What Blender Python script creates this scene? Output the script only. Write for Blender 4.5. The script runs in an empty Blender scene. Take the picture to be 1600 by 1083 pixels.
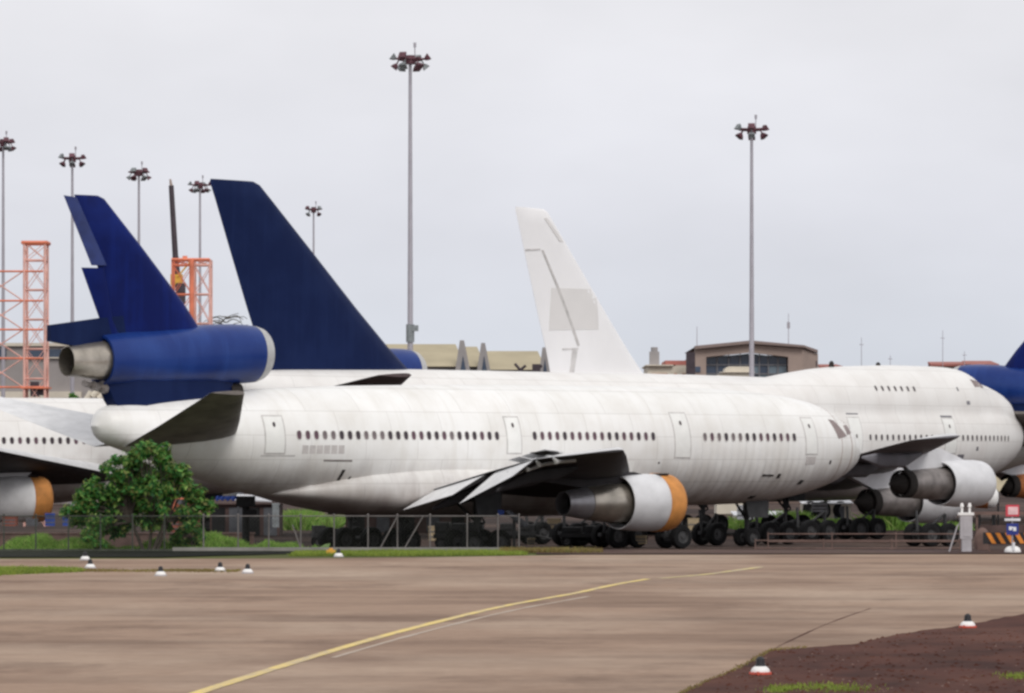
import bpy, math, random
from mathutils import Vector, Matrix
random.seed(7)
R = math.radians
sc = bpy.context.scene
COL = sc.collection

# ------------------------------------------------------------------ camera
CAM_Z = 4.0                 # eye height above the near taxiway
F = 6140.0                  # focal length in pixels of the 1600 px wide photograph
cam_d = bpy.data.cameras.new('camera'); cam = bpy.data.objects.new('camera', cam_d); COL.objects.link(cam)
cam.location = (0, 0, CAM_Z); cam.rotation_euler = (R(90), 0, 0)
cam_d.sensor_width = 36; cam_d.lens = F/1600*36; cam_d.shift_y = 173.5/1600
cam_d.clip_start = 1; cam_d.clip_end = 9000
sc.camera = cam
sc.render.resolution_x = 1024; sc.render.resolution_y = 693

# ------------------------------------------------------------------ sky, sun, exposure
SUN_EL, SUN_ROT = R(42), R(158)
w = bpy.data.worlds.new('World'); sc.world = w; w.use_nodes = True
nt = w.node_tree; nt.nodes.clear(); N = nt.nodes.new; L = nt.links.new
out = N('ShaderNodeOutputWorld'); bg = N('ShaderNodeBackground')
sky = N('ShaderNodeTexSky'); sky.sky_type = 'NISHITA'; sky.sun_disc = False
sky.sun_elevation = SUN_EL; sky.sun_rotation = SUN_ROT; sky.dust_density = 4; sky.air_density = 1
tc = N('ShaderNodeTexCoord'); sep = N('ShaderNodeSeparateXYZ'); L(tc.outputs['Generated'], sep.inputs[0])
ramp = N('ShaderNodeValToRGB'); L(sep.outputs['Z'], ramp.inputs[0])       # overcast deck: a little bluer and darker low down
cr = ramp.color_ramp
cr.elements[0].position = 0.0; cr.elements[0].color = (6.6, 7.1, 7.85, 1)
cr.elements[1].position = 0.11; cr.elements[1].color = (8.6, 8.55, 8.95, 1)
e = cr.elements.new(0.06); e.color = (7.75, 7.85, 8.5, 1)
e = cr.elements.new(0.5); e.color = (8.7, 8.7, 8.8, 1)
e = cr.elements.new(1.0); e.color = (8.8, 8.7, 8.7, 1)
mp = N('ShaderNodeMapping'); mp.inputs['Scale'].default_value = (6, 6, 14); L(tc.outputs['Generated'], mp.inputs[0])
nz = N('ShaderNodeTexNoise'); nz.inputs['Scale'].default_value = 1.6; nz.inputs['Detail'].default_value = 4; L(mp.outputs[0], nz.inputs['Vector'])
mr = N('ShaderNodeMapRange'); mr.inputs['From Min'].default_value = .3; mr.inputs['From Max'].default_value = .7
mr.inputs['To Min'].default_value = .94; mr.inputs['To Max'].default_value = 1.06; L(nz.outputs['Fac'], mr.inputs[0])
vm = N('ShaderNodeVectorMath'); vm.operation = 'SCALE'; L(ramp.outputs[0], vm.inputs[0]); L(mr.outputs[0], vm.inputs['Scale'])
mix = N('ShaderNodeMix'); mix.data_type = 'RGBA'; mix.inputs['Factor'].default_value = .93
L(sky.outputs[0], mix.inputs[6]); L(vm.outputs[0], mix.inputs[7])
L(mix.outputs[2], bg.inputs[0]); bg.inputs[1].default_value = .1; L(bg.outputs[0], out.inputs[0])
sd = bpy.data.lights.new('sun', 'SUN'); sun = bpy.data.objects.new('sun', sd); COL.objects.link(sun)
sd.energy = 1.4; sd.angle = R(24); sd.color = (1, .97, .92)
# sun_rotation is measured clockwise from +Y seen from above
sv = Vector((math.sin(SUN_ROT)*math.cos(SUN_EL), math.cos(SUN_ROT)*math.cos(SUN_EL), math.sin(SUN_EL)))
sun.rotation_euler = (-sv).to_track_quat('-Z', 'Y').to_euler()
sc.view_settings.view_transform = 'Standard'; sc.view_settings.look = 'None'
sc.view_settings.exposure = 0.0; sc.view_settings.gamma = 1; sc.view_settings.use_curve_mapping = False
sc.render.engine = 'CYCLES'
sc.cycles.pixel_filter_type = 'BLACKMAN_HARRIS'; sc.cycles.filter_width = 2.7    # soft telephoto film look

# ------------------------------------------------------------------ materials
M = {}
def nodes(name):
    m = bpy.data.materials.new(name); m.use_nodes = True; M[name] = m
    t = m.node_tree; b = t.nodes['Principled BSDF']
    return m, t, b
def noise(t, scale, detail=4, stretch=(1,1,1), src='Object', rough=.55):
    tc = t.nodes.new('ShaderNodeTexCoord'); mp = t.nodes.new('ShaderNodeMapping'); mp.inputs['Scale'].default_value = stretch
    n = t.nodes.new('ShaderNodeTexNoise'); n.inputs['Scale'].default_value = scale; n.inputs['Detail'].default_value = detail
    n.inputs['Roughness'].default_value = rough
    t.links.new(tc.outputs[src], mp.inputs[0]); t.links.new(mp.outputs[0], n.inputs['Vector'])
    return n.outputs['Fac']
def ramp2(t, fac, a, b):
    r = t.nodes.new('ShaderNodeMapRange'); r.inputs['From Min'].default_value = a; r.inputs['From Max'].default_value = b
    r.clamp = True; t.links.new(fac, r.inputs[0]); return r.outputs[0]
def mixc(t, fac, a, b, mode='MIX'):
    m = t.nodes.new('ShaderNodeMix'); m.data_type = 'RGBA'; m.blend_type = mode
    for sock, v in ((m.inputs[0], fac), (m.inputs[6], a), (m.inputs[7], b)):
        if hasattr(v, 'is_output') or isinstance(v, bpy.types.NodeSocket): t.links.new(v, sock)
        elif isinstance(v, (int, float)): sock.default_value = v
        else: sock.default_value = (*v, 1)
    return m.outputs[2]
def mul(t, a, k):
    m = t.nodes.new('ShaderNodeMath'); m.operation = 'MULTIPLY'; t.links.new(a, m.inputs[0])
    if isinstance(k, (int, float)): m.inputs[1].default_value = k
    else: t.links.new(k, m.inputs[1])
    return m.outputs[0]
def bump(t, b, h, strength=.3, dist=.02):
    n = t.nodes.new('ShaderNodeBump'); n.inputs['Strength'].default_value = strength; n.inputs['Distance'].default_value = dist
    t.links.new(h, n.inputs['Height']); t.links.new(n.outputs[0], b.inputs['Normal'])
def simple(name, col, rough=.6, metal=0, var=.18, scale=2.0, stretch=(1,1,1), spec=None):
    m, t, b = nodes(name)
    f = ramp2(t, noise(t, scale, 5, stretch), .3, .7)
    lo = tuple(c*(1-var) for c in col); hi = tuple(min(1, c*(1+var)) for c in col)
    t.links.new(mixc(t, f, lo, hi), b.inputs['Base Color'])
    b.inputs['Roughness'].default_value = rough; b.inputs['Metallic'].default_value = metal
    if spec is not None: b.inputs['Specular IOR Level'].default_value = spec
    return m
def skin(name, base, dirt, belly, z0, z1, streak=.5, rough=.4, panels=True, spec=.4):
    """weathered aircraft paint: blotches, run-off streaks, a belly darkened by grime and painted-in shade and faint joints between skin sheets"""
    m, t, b = nodes(name)
    c = mixc(t, mul(t, ramp2(t, noise(t, .55, 5), .42, .75), .55), base, dirt)
    st = ramp2(t, noise(t, 1.0, 5, (2.6, .5, .16)), .5, .74)
    c = mixc(t, mul(t, st, streak), c, dirt)
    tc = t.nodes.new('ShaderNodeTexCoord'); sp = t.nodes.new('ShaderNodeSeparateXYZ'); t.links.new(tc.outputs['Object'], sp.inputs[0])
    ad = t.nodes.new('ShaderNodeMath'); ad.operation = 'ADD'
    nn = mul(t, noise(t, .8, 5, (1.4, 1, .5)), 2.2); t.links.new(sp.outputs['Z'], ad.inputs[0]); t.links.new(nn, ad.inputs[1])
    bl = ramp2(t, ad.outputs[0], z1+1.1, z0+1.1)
    c = mixc(t, mul(t, bl, .85), c, belly)  # grime and underside shade both go into the belly colour
    if panels:
        br = t.nodes.new('ShaderNodeTexBrick'); br.inputs['Scale'].default_value = 1; br.inputs['Brick Width'].default_value = 3.1
        br.inputs['Row Height'].default_value = 1.15; br.inputs['Mortar Size'].default_value = .022; br.inputs['Mortar Smooth'].default_value = .4
        br.inputs['Color1'].default_value = (1,1,1,1); br.inputs['Color2'].default_value = (.93,.93,.925,1); br.inputs['Mortar'].default_value = (.74,.73,.72,1)
        cb = t.nodes.new('ShaderNodeCombineXYZ'); t.links.new(sp.outputs['X'], cb.inputs[0]); t.links.new(sp.outputs['Z'], cb.inputs[1])
        t.links.new(cb.outputs[0], br.inputs['Vector'])
        c = mixc(t, .8, c, br.outputs['Color'], 'MULTIPLY')
    t.links.new(c, b.inputs['Base Color']); b.inputs['Roughness'].default_value = rough; b.inputs['Specular IOR Level'].default_value = spec
    bump(t, b, noise(t, 1.4, 3), .25, .03)
    return m
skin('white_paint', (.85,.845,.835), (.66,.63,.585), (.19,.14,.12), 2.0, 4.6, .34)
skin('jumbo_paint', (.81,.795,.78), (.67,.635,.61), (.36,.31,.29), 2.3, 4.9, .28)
skin('pale_fin_paint', (.86,.85,.86), (.80,.79,.80), (.8,.79,.8), 0, 2, .2, .6, False)
simple('fin_patch', (.72,.70,.69), .6, 0, .03, .5)
skin('navy_paint', (.004,.0115,.056), (.010,.022,.085), (.003,.009,.045), 0, 2, .5, .5, False, .12)
skin('blue_paint', (.007,.029,.165), (.020,.060,.25), (.003,.009,.06), 7.2, 9.0, .5, .34, False, .3)  # darker lower tone paints shade onto the nacelle underside
skin('deep_blue_paint', (.003,.009,.085), (.006,.022,.19), (.003,.008,.09), 0, 2, .4, .45, False, .12)
simple('faded_blue', (.015,.03,.14), .5, 0, .3, 1.5)
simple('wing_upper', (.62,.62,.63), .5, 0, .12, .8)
simple('wing_shaded_grey', (.026,.023,.026), .7, 0, .5, .9)  # near-black lower skins: underside shade put into the colour
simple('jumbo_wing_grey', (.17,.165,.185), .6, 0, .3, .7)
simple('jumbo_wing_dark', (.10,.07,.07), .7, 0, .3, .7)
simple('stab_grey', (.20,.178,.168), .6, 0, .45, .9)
simple('flap_white', (.74,.74,.75), .5, 0, .12, 1.5)
simple('bare_metal', (.42,.38,.33), .33, .8, .25, 1.5)
simple('grey_metal', (.34,.33,.35), .4, .6, .22, 1.5)
simple('cowl_grey', (.66,.66,.68), .38, .08, .12, 1.0)
simple('dull_metal', (.25,.225,.215), .45, .6, .35, 1.5)
simple('lip_metal', (.46,.46,.46), .5, .3, .12, 2)
simple('orange_cover', (.56,.235,.06), .75, 0, .22, 1.8)
simple('rust_orange', (.36,.12,.03), .75, 0, .4, 2.5)
simple('cream_panel', (.62,.54,.38), .6, 0, .15, 2)
simple('black_hole', (.006,.006,.007), .8, 0, .2)
simple('tyre', (.012,.012,.013), .9, 0, .3, spec=.2)
simple('hub', (.045,.045,.047), .6, .2, .4)
simple('gear_dark', (.03,.03,.032), .6, .2, .4)
simple('window_dark', (.035,.022,.03), .35, 0, .7, .9)
simple('window_rim', (.55,.53,.51), .5)
simple('screen_cover', (.24,.19,.185), .6, 0, .2)
simple('seam_brown', (.36,.27,.24), .7, 0, .25, 2)
simple('door_white', (.80,.80,.78), .45, 0, .05)
simple('door_gap', (.52,.50,.49), .6)
simple('ghost_letters', (.55,.52,.51), .6, 0, .12, 3)
simple('soot', (.02,.016,.014), .9)
simple('mast_steel', (.40,.38,.42), .5, .3, .12, .6)
simple('lamp_maroon', (.11,.04,.055), .6, .1, .4, 4)
simple('lamp_grey', (.22,.24,.25), .5, .1, .3, 4)
simple('lattice_orange', (.70,.20,.11), .6, 0, .25, 1.0)
simple('lattice_faded', (.74,.42,.36), .6, 0, .2, 1.0)
simple('boom_dark', (.05,.035,.045), .6, 0, .3)
simple('yellow_steel', (.7,.38,.05), .6)
simple('roof_tan', (.41,.355,.245), .85, 0, .1, .25, (1,1,4))
simple('gable_grey', (.33,.31,.31), .8, 0, .12, .5)
simple('hall_stone', (.35,.27,.235), .85, 0, .14, .3)
simple('hall_fascia', (.25,.19,.175), .8, 0, .1, .5)
simple('hall_glass', (.05,.07,.11), .15, 0, .5, .12)
simple('hall_glass_pale', (.16,.21,.25), .2, 0, .4, .2)
simple('glazing_bar', (.2,.2,.22), .6)
simple('cream_wall', (.66,.60,.50), .8, 0, .1, .5)
simple('red_roof', (.34,.12,.10), .8, 0, .2, .4)
simple('grey_wall', (.29,.265,.26), .85, 0, .12, .25)
simple('pale_band', (.62,.56,.47), .8, 0, .1, .4)
simple('shed_brown', (.10,.062,.058), .9, 0, .4, .8)
simple('white_sheet', (.75,.76,.8), .5, 0, .12)
simple('tarp_blue', (.02,.06,.30), .6, 0, .3, 2)
simple('crate_red', (.24,.075,.05), .8, 0, .3, 2)
simple('crate_tan', (.42,.33,.21), .85, 0, .2, 2)
simple('cart_dark', (.010,.010,.012), .8, 0, .5, 2)
simple('cart_grey', (.11,.115,.13), .6, .1, .2, 2)
simple('concrete', (.24,.23,.22), .9, 0, .15, 1.5)
simple('fence_steel', (.17,.155,.15), .6, .2, .25, 2)
simple('fence_dark', (.05,.055,.045), .8, 0, .4, 2)
simple('rail_brown', (.16,.10,.085), .8, 0, .25, 2)
simple('cabinet_grey', (.42,.40,.42), .6, 0, .12, 3)
simple('marker_white', (.82,.81,.80), .5, 0, .04, 6)
simple('marker_red', (.5,.06,.03), .6, 0, .2, 5)
simple('marker_black', (.015,.015,.02), .5)
simple('barrier_black', (.02,.018,.02), .7)
simple('barrier_orange', (.78,.27,.04), .7, 0, .15, 4)
simple('sign_red', (.6,.05,.08), .6); simple('sign_pink', (.75,.5,.52), .6); simple('sign_blue', (.015,.03,.22), .6)
simple('bark', (.075,.06,.05), .9, 0, .3, 4)
simple('dead_wood', (.14,.13,.12), .9, 0, .3, 4)

def leaf_mat(name, cols, rough=.6, trans=.25, hue_scale=1.4):
    m, t, b = nodes(name)
    g = t.nodes.new('ShaderNodeNewGeometry')
    rp = t.nodes.new('ShaderNodeValToRGB'); t.links.new(g.outputs['Random Per Island'], rp.inputs[0])
    n = len(cols)
    while len(rp.color_ramp.elements) < n: rp.color_ramp.elements.new(.5)
    for i, c in enumerate(cols):
        rp.color_ramp.elements[i].position = i/(n-1); rp.color_ramp.elements[i].color = (*c, 1)
    f = ramp2(t, noise(t, hue_scale, 3), .35, .65)
    c = mixc(t, mul(t, f, .5), rp.outputs[0], tuple(x*.45 for x in cols[0]))
    t.links.new(c, b.inputs['Base Color']); b.inputs['Roughness'].default_value = rough
    b.inputs['Specular IOR Level'].default_value = .25
    tr = t.nodes.new('ShaderNodeBsdfTranslucent'); t.links.new(c, tr.inputs[0])
    ms = t.nodes.new('ShaderNodeMixShader'); ms.inputs[0].default_value = trans
    t.links.new(b.outputs[0], ms.inputs[1]); t.links.new(tr.outputs[0], ms.inputs[2])
    t.links.new(ms.outputs[0], t.nodes['Material Output'].inputs[0])
leaf_mat('leaf', [(.02,.09,.03), (.06,.22,.05), (.10,.32,.07), (.19,.42,.09), (.36,.50,.13), (.30,.27,.10)], .55, .4, hue_scale=2.2)
leaf_mat('leaf_far', [(.03,.09,.04), (.06,.14,.06), (.1,.19,.08)])
leaf_mat('grass_bank', [(.14,.29,.045), (.20,.38,.065), (.27,.43,.09), (.36,.44,.14)], hue_scale=.5)
leaf_mat('grass_short', [(.16,.24,.03), (.24,.33,.05), (.34,.38,.07)], hue_scale=.4)
leaf_mat('weeds_ochre', [(.22,.15,.06), (.3,.22,.07), (.2,.22,.06)], hue_scale=.4)

def ground_mat(name, base, dark, light, tint, sx=.012, sy=.16, rough=.85):
    """worn concrete: long bands left by wheels and rain, blotches, fine grain"""
    m, t, b = nodes(name)
    band = noise(t, 1.0, 7, (sx, sy, 1), rough=.62); blot = noise(t, 1.0, 6, (.07, .05, 1), rough=.6); fine = noise(t, 3.0, 5)
    long_ = noise(t, 1.0, 5, (.018, .22, 1), rough=.6)
    c = mixc(t, ramp2(t, band, .44, .70), base, dark)
    c = mixc(t, mul(t, ramp2(t, blot, .46, .68), .85), c, light)
    c = mixc(t, mul(t, ramp2(t, long_, .54, .72), .45), c, tint)
    c = mixc(t, mul(t, ramp2(t, noise(t, 1.0, 7, (.16, .11, 1), rough=.7), .54, .70), .65), c, tint)
    c = mixc(t, mul(t, ramp2(t, noise(t, .9, 6, (1, .8, 1), rough=.7), .5, .75), .3), c, dark)
    c = mixc(t, mul(t, ramp2(t, fine, .35, .7), .22), c, dark)
    t.links.new(c, b.inputs['Base Color']); b.inputs['Roughness'].default_value = rough
    b.inputs['Specular IOR Level'].default_value = .08
    bump(t, b, fine, .3, .02); return m
ground_mat('apron_near', (.34,.238,.176), (.165,.108,.080), (.46,.355,.275), (.12,.075,.056), .08, .16)
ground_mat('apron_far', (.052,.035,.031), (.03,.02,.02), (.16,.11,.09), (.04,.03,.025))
ground_mat('soil', (.088,.035,.026), (.028,.012,.010), (.19,.09,.065), (.12,.05,.03), .5, .35)
ground_mat('ditch', (.010,.012,.008), (.005,.006,.005), (.018,.022,.012), (.014,.012,.008), .2, .6)
ground_mat('verge', (.10,.13,.035), (.06,.05,.03), (.16,.2,.05), (.13,.09,.05), .12, .5)
simple('grass_ground', (.12,.21,.05), .9, 0, .35, 1.2)
ground_mat('brown_strip', (.085,.052,.05), (.035,.022,.022), (.16,.105,.08), (.12,.09,.05), .1, .8)
def paint_mat(name, col, amount):
    m, t, b = nodes(name)
    f = ramp2(t, noise(t, 1.3, 5, (1, .35, 1), rough=.7), .5-amount, .72-amount*.3)
    t.links.new(mixc(t, f, col, (.40,.32,.26)), b.inputs['Base Color']); b.inputs['Roughness'].default_value = .7
paint_mat('yellow_line', (.72,.54,.17), .05); paint_mat('yellow_worn', (.66,.52,.15), .16); paint_mat('pale_trace', (.41,.31,.23), .2)

# ------------------------------------------------------------------ mesh helpers
class MB:
    def __init__(s): s.v = []; s.f = []; s.m = []
    def add(s, vs, fs, mi=0):
        o = len(s.v); s.v += [tuple(p) for p in vs]
        for q in fs: s.f.append(tuple(i+o for i in q)); s.m.append(mi)
    def box(s, c, d, mi=0, rot=None):
        x, y, z = (k/2 for k in d); c = Vector(c)
        vs = [Vector((a*x, b*y, e*z)) for e in (-1,1) for b in (-1,1) for a in (-1,1)]
        if rot: vs = [rot @ p for p in vs]
        s.add([c+p for p in vs], [(0,2,3,1),(4,5,7,6),(0,1,5,4),(2,6,7,3),(0,4,6,2),(1,3,7,5)], mi)
    def tube(s, p0, p1, r0, r1=None, n=8, mi=0, caps=True):
        r1 = r0 if r1 is None else r1
        p0, p1 = Vector(p0), Vector(p1); d = (p1-p0)
        if d.length < 1e-6: return
        q = d.to_track_quat('Z', 'Y'); vs = []
        for p, r in ((p0, r0), (p1, r1)):
            for i in range(n):
                a = 2*math.pi*i/n; vs.append(p + q @ Vector((r*math.cos(a), r*math.sin(a), 0)))
        fs = [(i, (i+1) % n, n+(i+1) % n, n+i) for i in range(n)]
        if caps: fs += [tuple(range(n-1, -1, -1)), tuple(range(n, 2*n))]
        s.add(vs, fs, mi)
    def rings(s, rings, mi=0, cap0=True, cap1=True, closed=True):
        n = len(rings[0]); vs = [p for r in rings for p in r]; fs = []
        for k in range(len(rings)-1):
            for i in range(n if closed else n-1):
                j = (i+1) % n; fs.append((k*n+i, k*n+j, (k+1)*n+j, (k+1)*n+i))
        if cap0: fs.append(tuple(range(n-1, -1, -1)))
        if cap1: fs.append(tuple(range((len(rings)-1)*n, len(rings)*n)))
        s.add(vs, fs, mi)
    def prism(s, poly, thick, mi=0):
        """poly: 3D points of a flat outline; thick: extrusion vector, centred"""
        t = Vector(thick)/2; n = len(poly); P = [Vector(p) for p in poly]
        s.add([p-t for p in P]+[p+t for p in P], [tuple(range(n-1,-1,-1)), tuple(range(n,2*n))]+[(i,(i+1)%n,n+(i+1)%n,n+i) for i in range(n)], mi)
    def mesh(s, name, mats, smooth=40):
        me = bpy.data.meshes.new(name); me.from_pydata(s.v, [], s.f); me.update()
        for m in (mats if isinstance(mats, (list, tuple)) else [mats]): me.materials.append(M[m])
        if any(s.m): me.polygons.foreach_set('material_index', s.m)
        if smooth:
            me.polygons.foreach_set('use_smooth', [True]*len(me.polygons)); me.set_sharp_from_angle(angle=R(smooth))
        return me
    def build(s, name, mats, parent=None, smooth=40, loc=None):
        return link(name, s.mesh(name, mats, smooth), parent, loc)
def link(name, data, parent=None, loc=None, mat=None):
    o = bpy.data.objects.new(name, data); COL.objects.link(o)
    if parent: o.parent = parent
    if loc: o.location = loc
    if mat is not None: o.matrix_local = mat
    return o
def tag(o, label=None, cat=None, group=None, kind=None):
    if label: o['label'] = label
    if cat: o['category'] = cat
    if group: o['group'] = group
    if kind: o['kind'] = kind
    return o
def thing(name, loc, rz, label, cat, group=None, k=1):
    o = link(name, None, loc=loc); o.rotation_euler = (0,0,rz); o.scale = (k,k,k); o.empty_display_size = .5
    return tag(o, label, cat, group)
def relabel(o, label): o['label'] = label; return o
def at(px, py, Y): return Vector(((px-800)*Y/F, Y, CAM_Z+(715-py)*Y/F))      # photo pixel and depth -> world point
def gnd(px, py): Y = CAM_Z*F/(py-715); return Vector(((px-800)*Y/F, Y, 0))    # photo pixel -> point on the near ground

def pchip(pts):
    xs = [p[0] for p in pts]; ys = [p[1] for p in pts]; n = len(xs)
    h = [xs[i+1]-xs[i] for i in range(n-1)]; d = [(ys[i+1]-ys[i])/h[i] for i in range(n-1)]
    m = [0]*n; m[0] = d[0]; m[-1] = d[-1]
    for i in range(1, n-1):
        if d[i-1]*d[i] > 0:
            w1 = 2*h[i]+h[i-1]; w2 = h[i]+2*h[i-1]; m[i] = (w1+w2)/(w1/d[i-1]+w2/d[i])
    def f(x):
        if x <= xs[0]: return ys[0]
        if x >= xs[-1]: return ys[-1]
        i = max(j for j in range(n-1) if xs[j] <= x); t = (x-xs[i])/h[i]
        return (ys[i]*(2*t**3-3*t*t+1)+h[i]*m[i]*(t**3-2*t*t+t)+ys[i+1]*(-2*t**3+3*t*t)+h[i]*m[i+1]*(t**3-t*t))
    return f

class Body:
    """fuselage: s metres aft of the nose; local frame x = forward, -y = starboard, z = up"""
    def __init__(b, top, bot, wid, hump=None): b.t, b.b, b.w = pchip(top), pchip(bot), pchip(wid); b.hump = hump
    def lobes(b, s):
        zt, zb = b.t(s), b.b(s); L_ = [((zt+zb)/2, max(.01,(zt-zb)/2), max(.01,b.w(s)))]
        if b.hump:
            h = b.hump(s)
            if h: L_.append(h)
        return L_
    def y(b, s, z):
        r = 0
        for zc, h, w_ in b.lobes(s):
            q = 1-((z-zc)/h)**2
            if q > 0: r = max(r, w_*math.sqrt(q))
        return r
    def ring(b, s, n, rip=None):
        L_ = b.lobes(s); z0 = L_[0][0]; out = []
        for i in range(n):
            a = 2*math.pi*i/n; dy, dz = math.sin(a), math.cos(a); best = 0
            for zc, h, w_ in L_:
                # |(t dy/w, (z0+t dz-zc)/h)| = 1
                A = (dy/w_)**2+(dz/h)**2; B = 2*dz*(z0-zc)/h**2; C = ((z0-zc)/h)**2-1; D = B*B-4*A*C
                if D >= 0: best = max(best, (-B+math.sqrt(D))/(2*A))
            if rip: best += rip(s, a)
            out.append((-s, best*dy, z0+best*dz))
        return out
    def mesh(b, ss, n=72, rip=None, cap0=True, cap1=True):
        m = MB(); m.rings([b.ring(s, n, rip) for s in ss], 0, cap0, cap1); return m
    def pt(b, s, z, side=-1, eps=0): 
        y = b.y(s, z); n = b.normal(s, z, side); return Vector((-s, side*y, z))+n*eps
    def normal(b, s, z, side=-1):
        e = .06; ds = Vector((-2*e, side*(b.y(s+e,z)-b.y(s-e,z)), 0)); dz = Vector((0, side*(b.y(s,z+e)-b.y(s,z-e)), 2*e))
        n = ds.cross(dz); n.normalize()
        if n.y*side < 0: n = -n
        return n
    def frame(b, s, z, side=-1, eps=.0):
        n = b.normal(s, z, side); x = Vector((1,0,0)); x = (x-n*x.dot(n)).normalized(); zz = n.cross(x)
        if zz.z < 0: zz = -zz
        m = Matrix((x, n, zz)).transposed().to_4x4(); m.translation = b.pt(s, z, side, eps); return m
    def patch(b, c, mb, eps=.012, nu=4, nv=5, mi=0, side=-1):
        """c: four (s, z) corners: a closed plate that hugs the body"""
        P = []
        for lay in (eps, -.03):
            for j in range(nv+1):
                for i in range(nu+1):
                    u, v = i/nu, j/nv
                    s = (c[0][0]*(1-u)+c[1][0]*u)*(1-v)+(c[3][0]*(1-u)+c[2][0]*u)*v
                    z = (c[0][1]*(1-u)+c[1][1]*u)*(1-v)+(c[3][1]*(1-u)+c[2][1]*u)*v
                    P.append(b.pt(s, z, side, lay))
        n = (nu+1)*(nv+1); fs = []; W = nu+1
        for j in range(nv):
            for i in range(nu): fs.append((j*W+i, j*W+i+1, (j+1)*W+i+1, (j+1)*W+i))
        edge = [i for i in range(W)]+[j*W+nu for j in range(1,nv+1)]+[nv*W+i for i in range(nu-1,-1,-1)]+[j*W for j in range(nv-1,0,-1)]
        for k in range(len(edge)): a, d = edge[k], edge[(k+1) % len(edge)]; fs.append((a, a+n, d+n, d))
        mb.add(P, fs, mi)

AF = [(0,0),(.015,.22),(.06,.42),(.15,.52),(.3,.5),(.5,.42),(.7,.28),(.88,.12),(1,.012),(1,-.012),(.88,-.07),(.7,-.2),(.5,-.34),(.3,-.42),(.15,-.4),(.06,-.3),(.015,-.16)]
def foil(mb, secs, mi_up=0, mi_lo=0, sym=False):
    """secs: (LE, TE, thickness, normal) -> closed lofted aerofoil"""
    prof = AF if not sym else [(c, (h if k < 9 else -AF[17-k][1]) if k else 0) for k, (c, h) in enumerate(AF)]
    rings = []
    for le, te, th, nrm in secs:
        le, te, nrm = Vector(le), Vector(te), Vector(nrm)
        rings.append([le+(te-le)*c+nrm*(th*h) for c, h in prof])
    n = len(prof); vs = [p for r in rings for p in r]; up = []; lo = []
    for k in range(len(rings)-1):
        for i in range(n):
            j = (i+1) % n; (up if i < 9 else lo).append((k*n+i, k*n+j, (k+1)*n+j, (k+1)*n+i))
    o = len(mb.v); mb.v += [tuple(p) for p in vs]
    for q in up: mb.f.append(tuple(i+o for i in q)); mb.m.append(mi_up)
    for q in lo+[tuple(range(n-1,-1,-1)), tuple(range((len(rings)-1)*n, len(rings)*n))]: mb.f.append(tuple(i+o for i in q)); mb.m.append(mi_lo)

def revolve(mb, prof, y, n=40, mi=0, cap0=False, cap1=False, zf=None):
    """prof: (s, zc, r) rings round a fore-aft axis at local y"""
    rings = [[(-s, y+r*math.sin(2*math.pi*i/n), zc+r*math.cos(2*math.pi*i/n)) for i in range(n)] for s, zc, r in prof]
    mb.rings(rings, mi, cap0, cap1)

# shared small meshes
def window_mesh(w_, h, mats=('window_dark', 'window_rim')):
    m = MB(); n = 14; g = []
    for k, (sx, yy) in enumerate(((1.22, -.03), (1.2, .012), (.98, .014), (.94, .002))):
        r = []
        for i in range(n):
            a = 2*math.pi*i/n; c, s_ = math.cos(a), math.sin(a)
            r.append((sx*w_/2*math.copysign(abs(c)**.75, c), yy, sx**.5*h/2*math.copysign(abs(s_)**.75, s_)))
        g.append(r)
    for k in range(3): m.rings(g[k:k+2], 1, False, False)
    m.rings([g[3]], 0, False, True) if False else m.add(g[3], [tuple(range(n))], 0)
    return m.mesh('window', mats, 0)
simple('blind_grey', (.16,.13,.135), .5, 0, .3); simple('blind_plum', (.10,.05,.07), .5, 0, .3)
WINS = [window_mesh(.26, .42), window_mesh(.25, .42, ('blind_plum', 'window_rim')), window_mesh(.25, .41, ('blind_grey', 'window_rim'))]
WIN = None; WIN_S = window_mesh(.22, .38); DWIN = window_mesh(.15, .24)
def wheel_mesh(r, wd):
    m = MB(); n = 24
    prof = [(-wd/2*.9, r*.55), (-wd/2, r*.8), (-wd/2*.85, r*.95), (-wd/4, r), (wd/4, r), (wd/2*.85, r*.95), (wd/2, r*.8), (wd/2*.9, r*.55)]
    m.rings([[(q*math.cos(2*math.pi*i/n), y, q*math.sin(2*math.pi*i/n)) for i in range(n)] for y, q in prof], 0, False, False)
    for s_ in (-1, 1):
        hub = [(s_*wd/2*.9, r*.55), (s_*wd/2*.55, r*.45), (s_*wd/2*.6, r*.2), (s_*wd/2*.85, r*.14)]
        m.rings([[(q*math.cos(2*math.pi*i/n), y, q*math.sin(2*math.pi*i/n)) for i in range(n)] for y, q in hub], 1, False, True)
    return m.mesh('wheel', ['tyre', 'hub'])
WHEEL = wheel_mesh(.62, .45); WHEEL_N = wheel_mesh(.48, .36); WHEEL_C = wheel_mesh(.3, .2)

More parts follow.
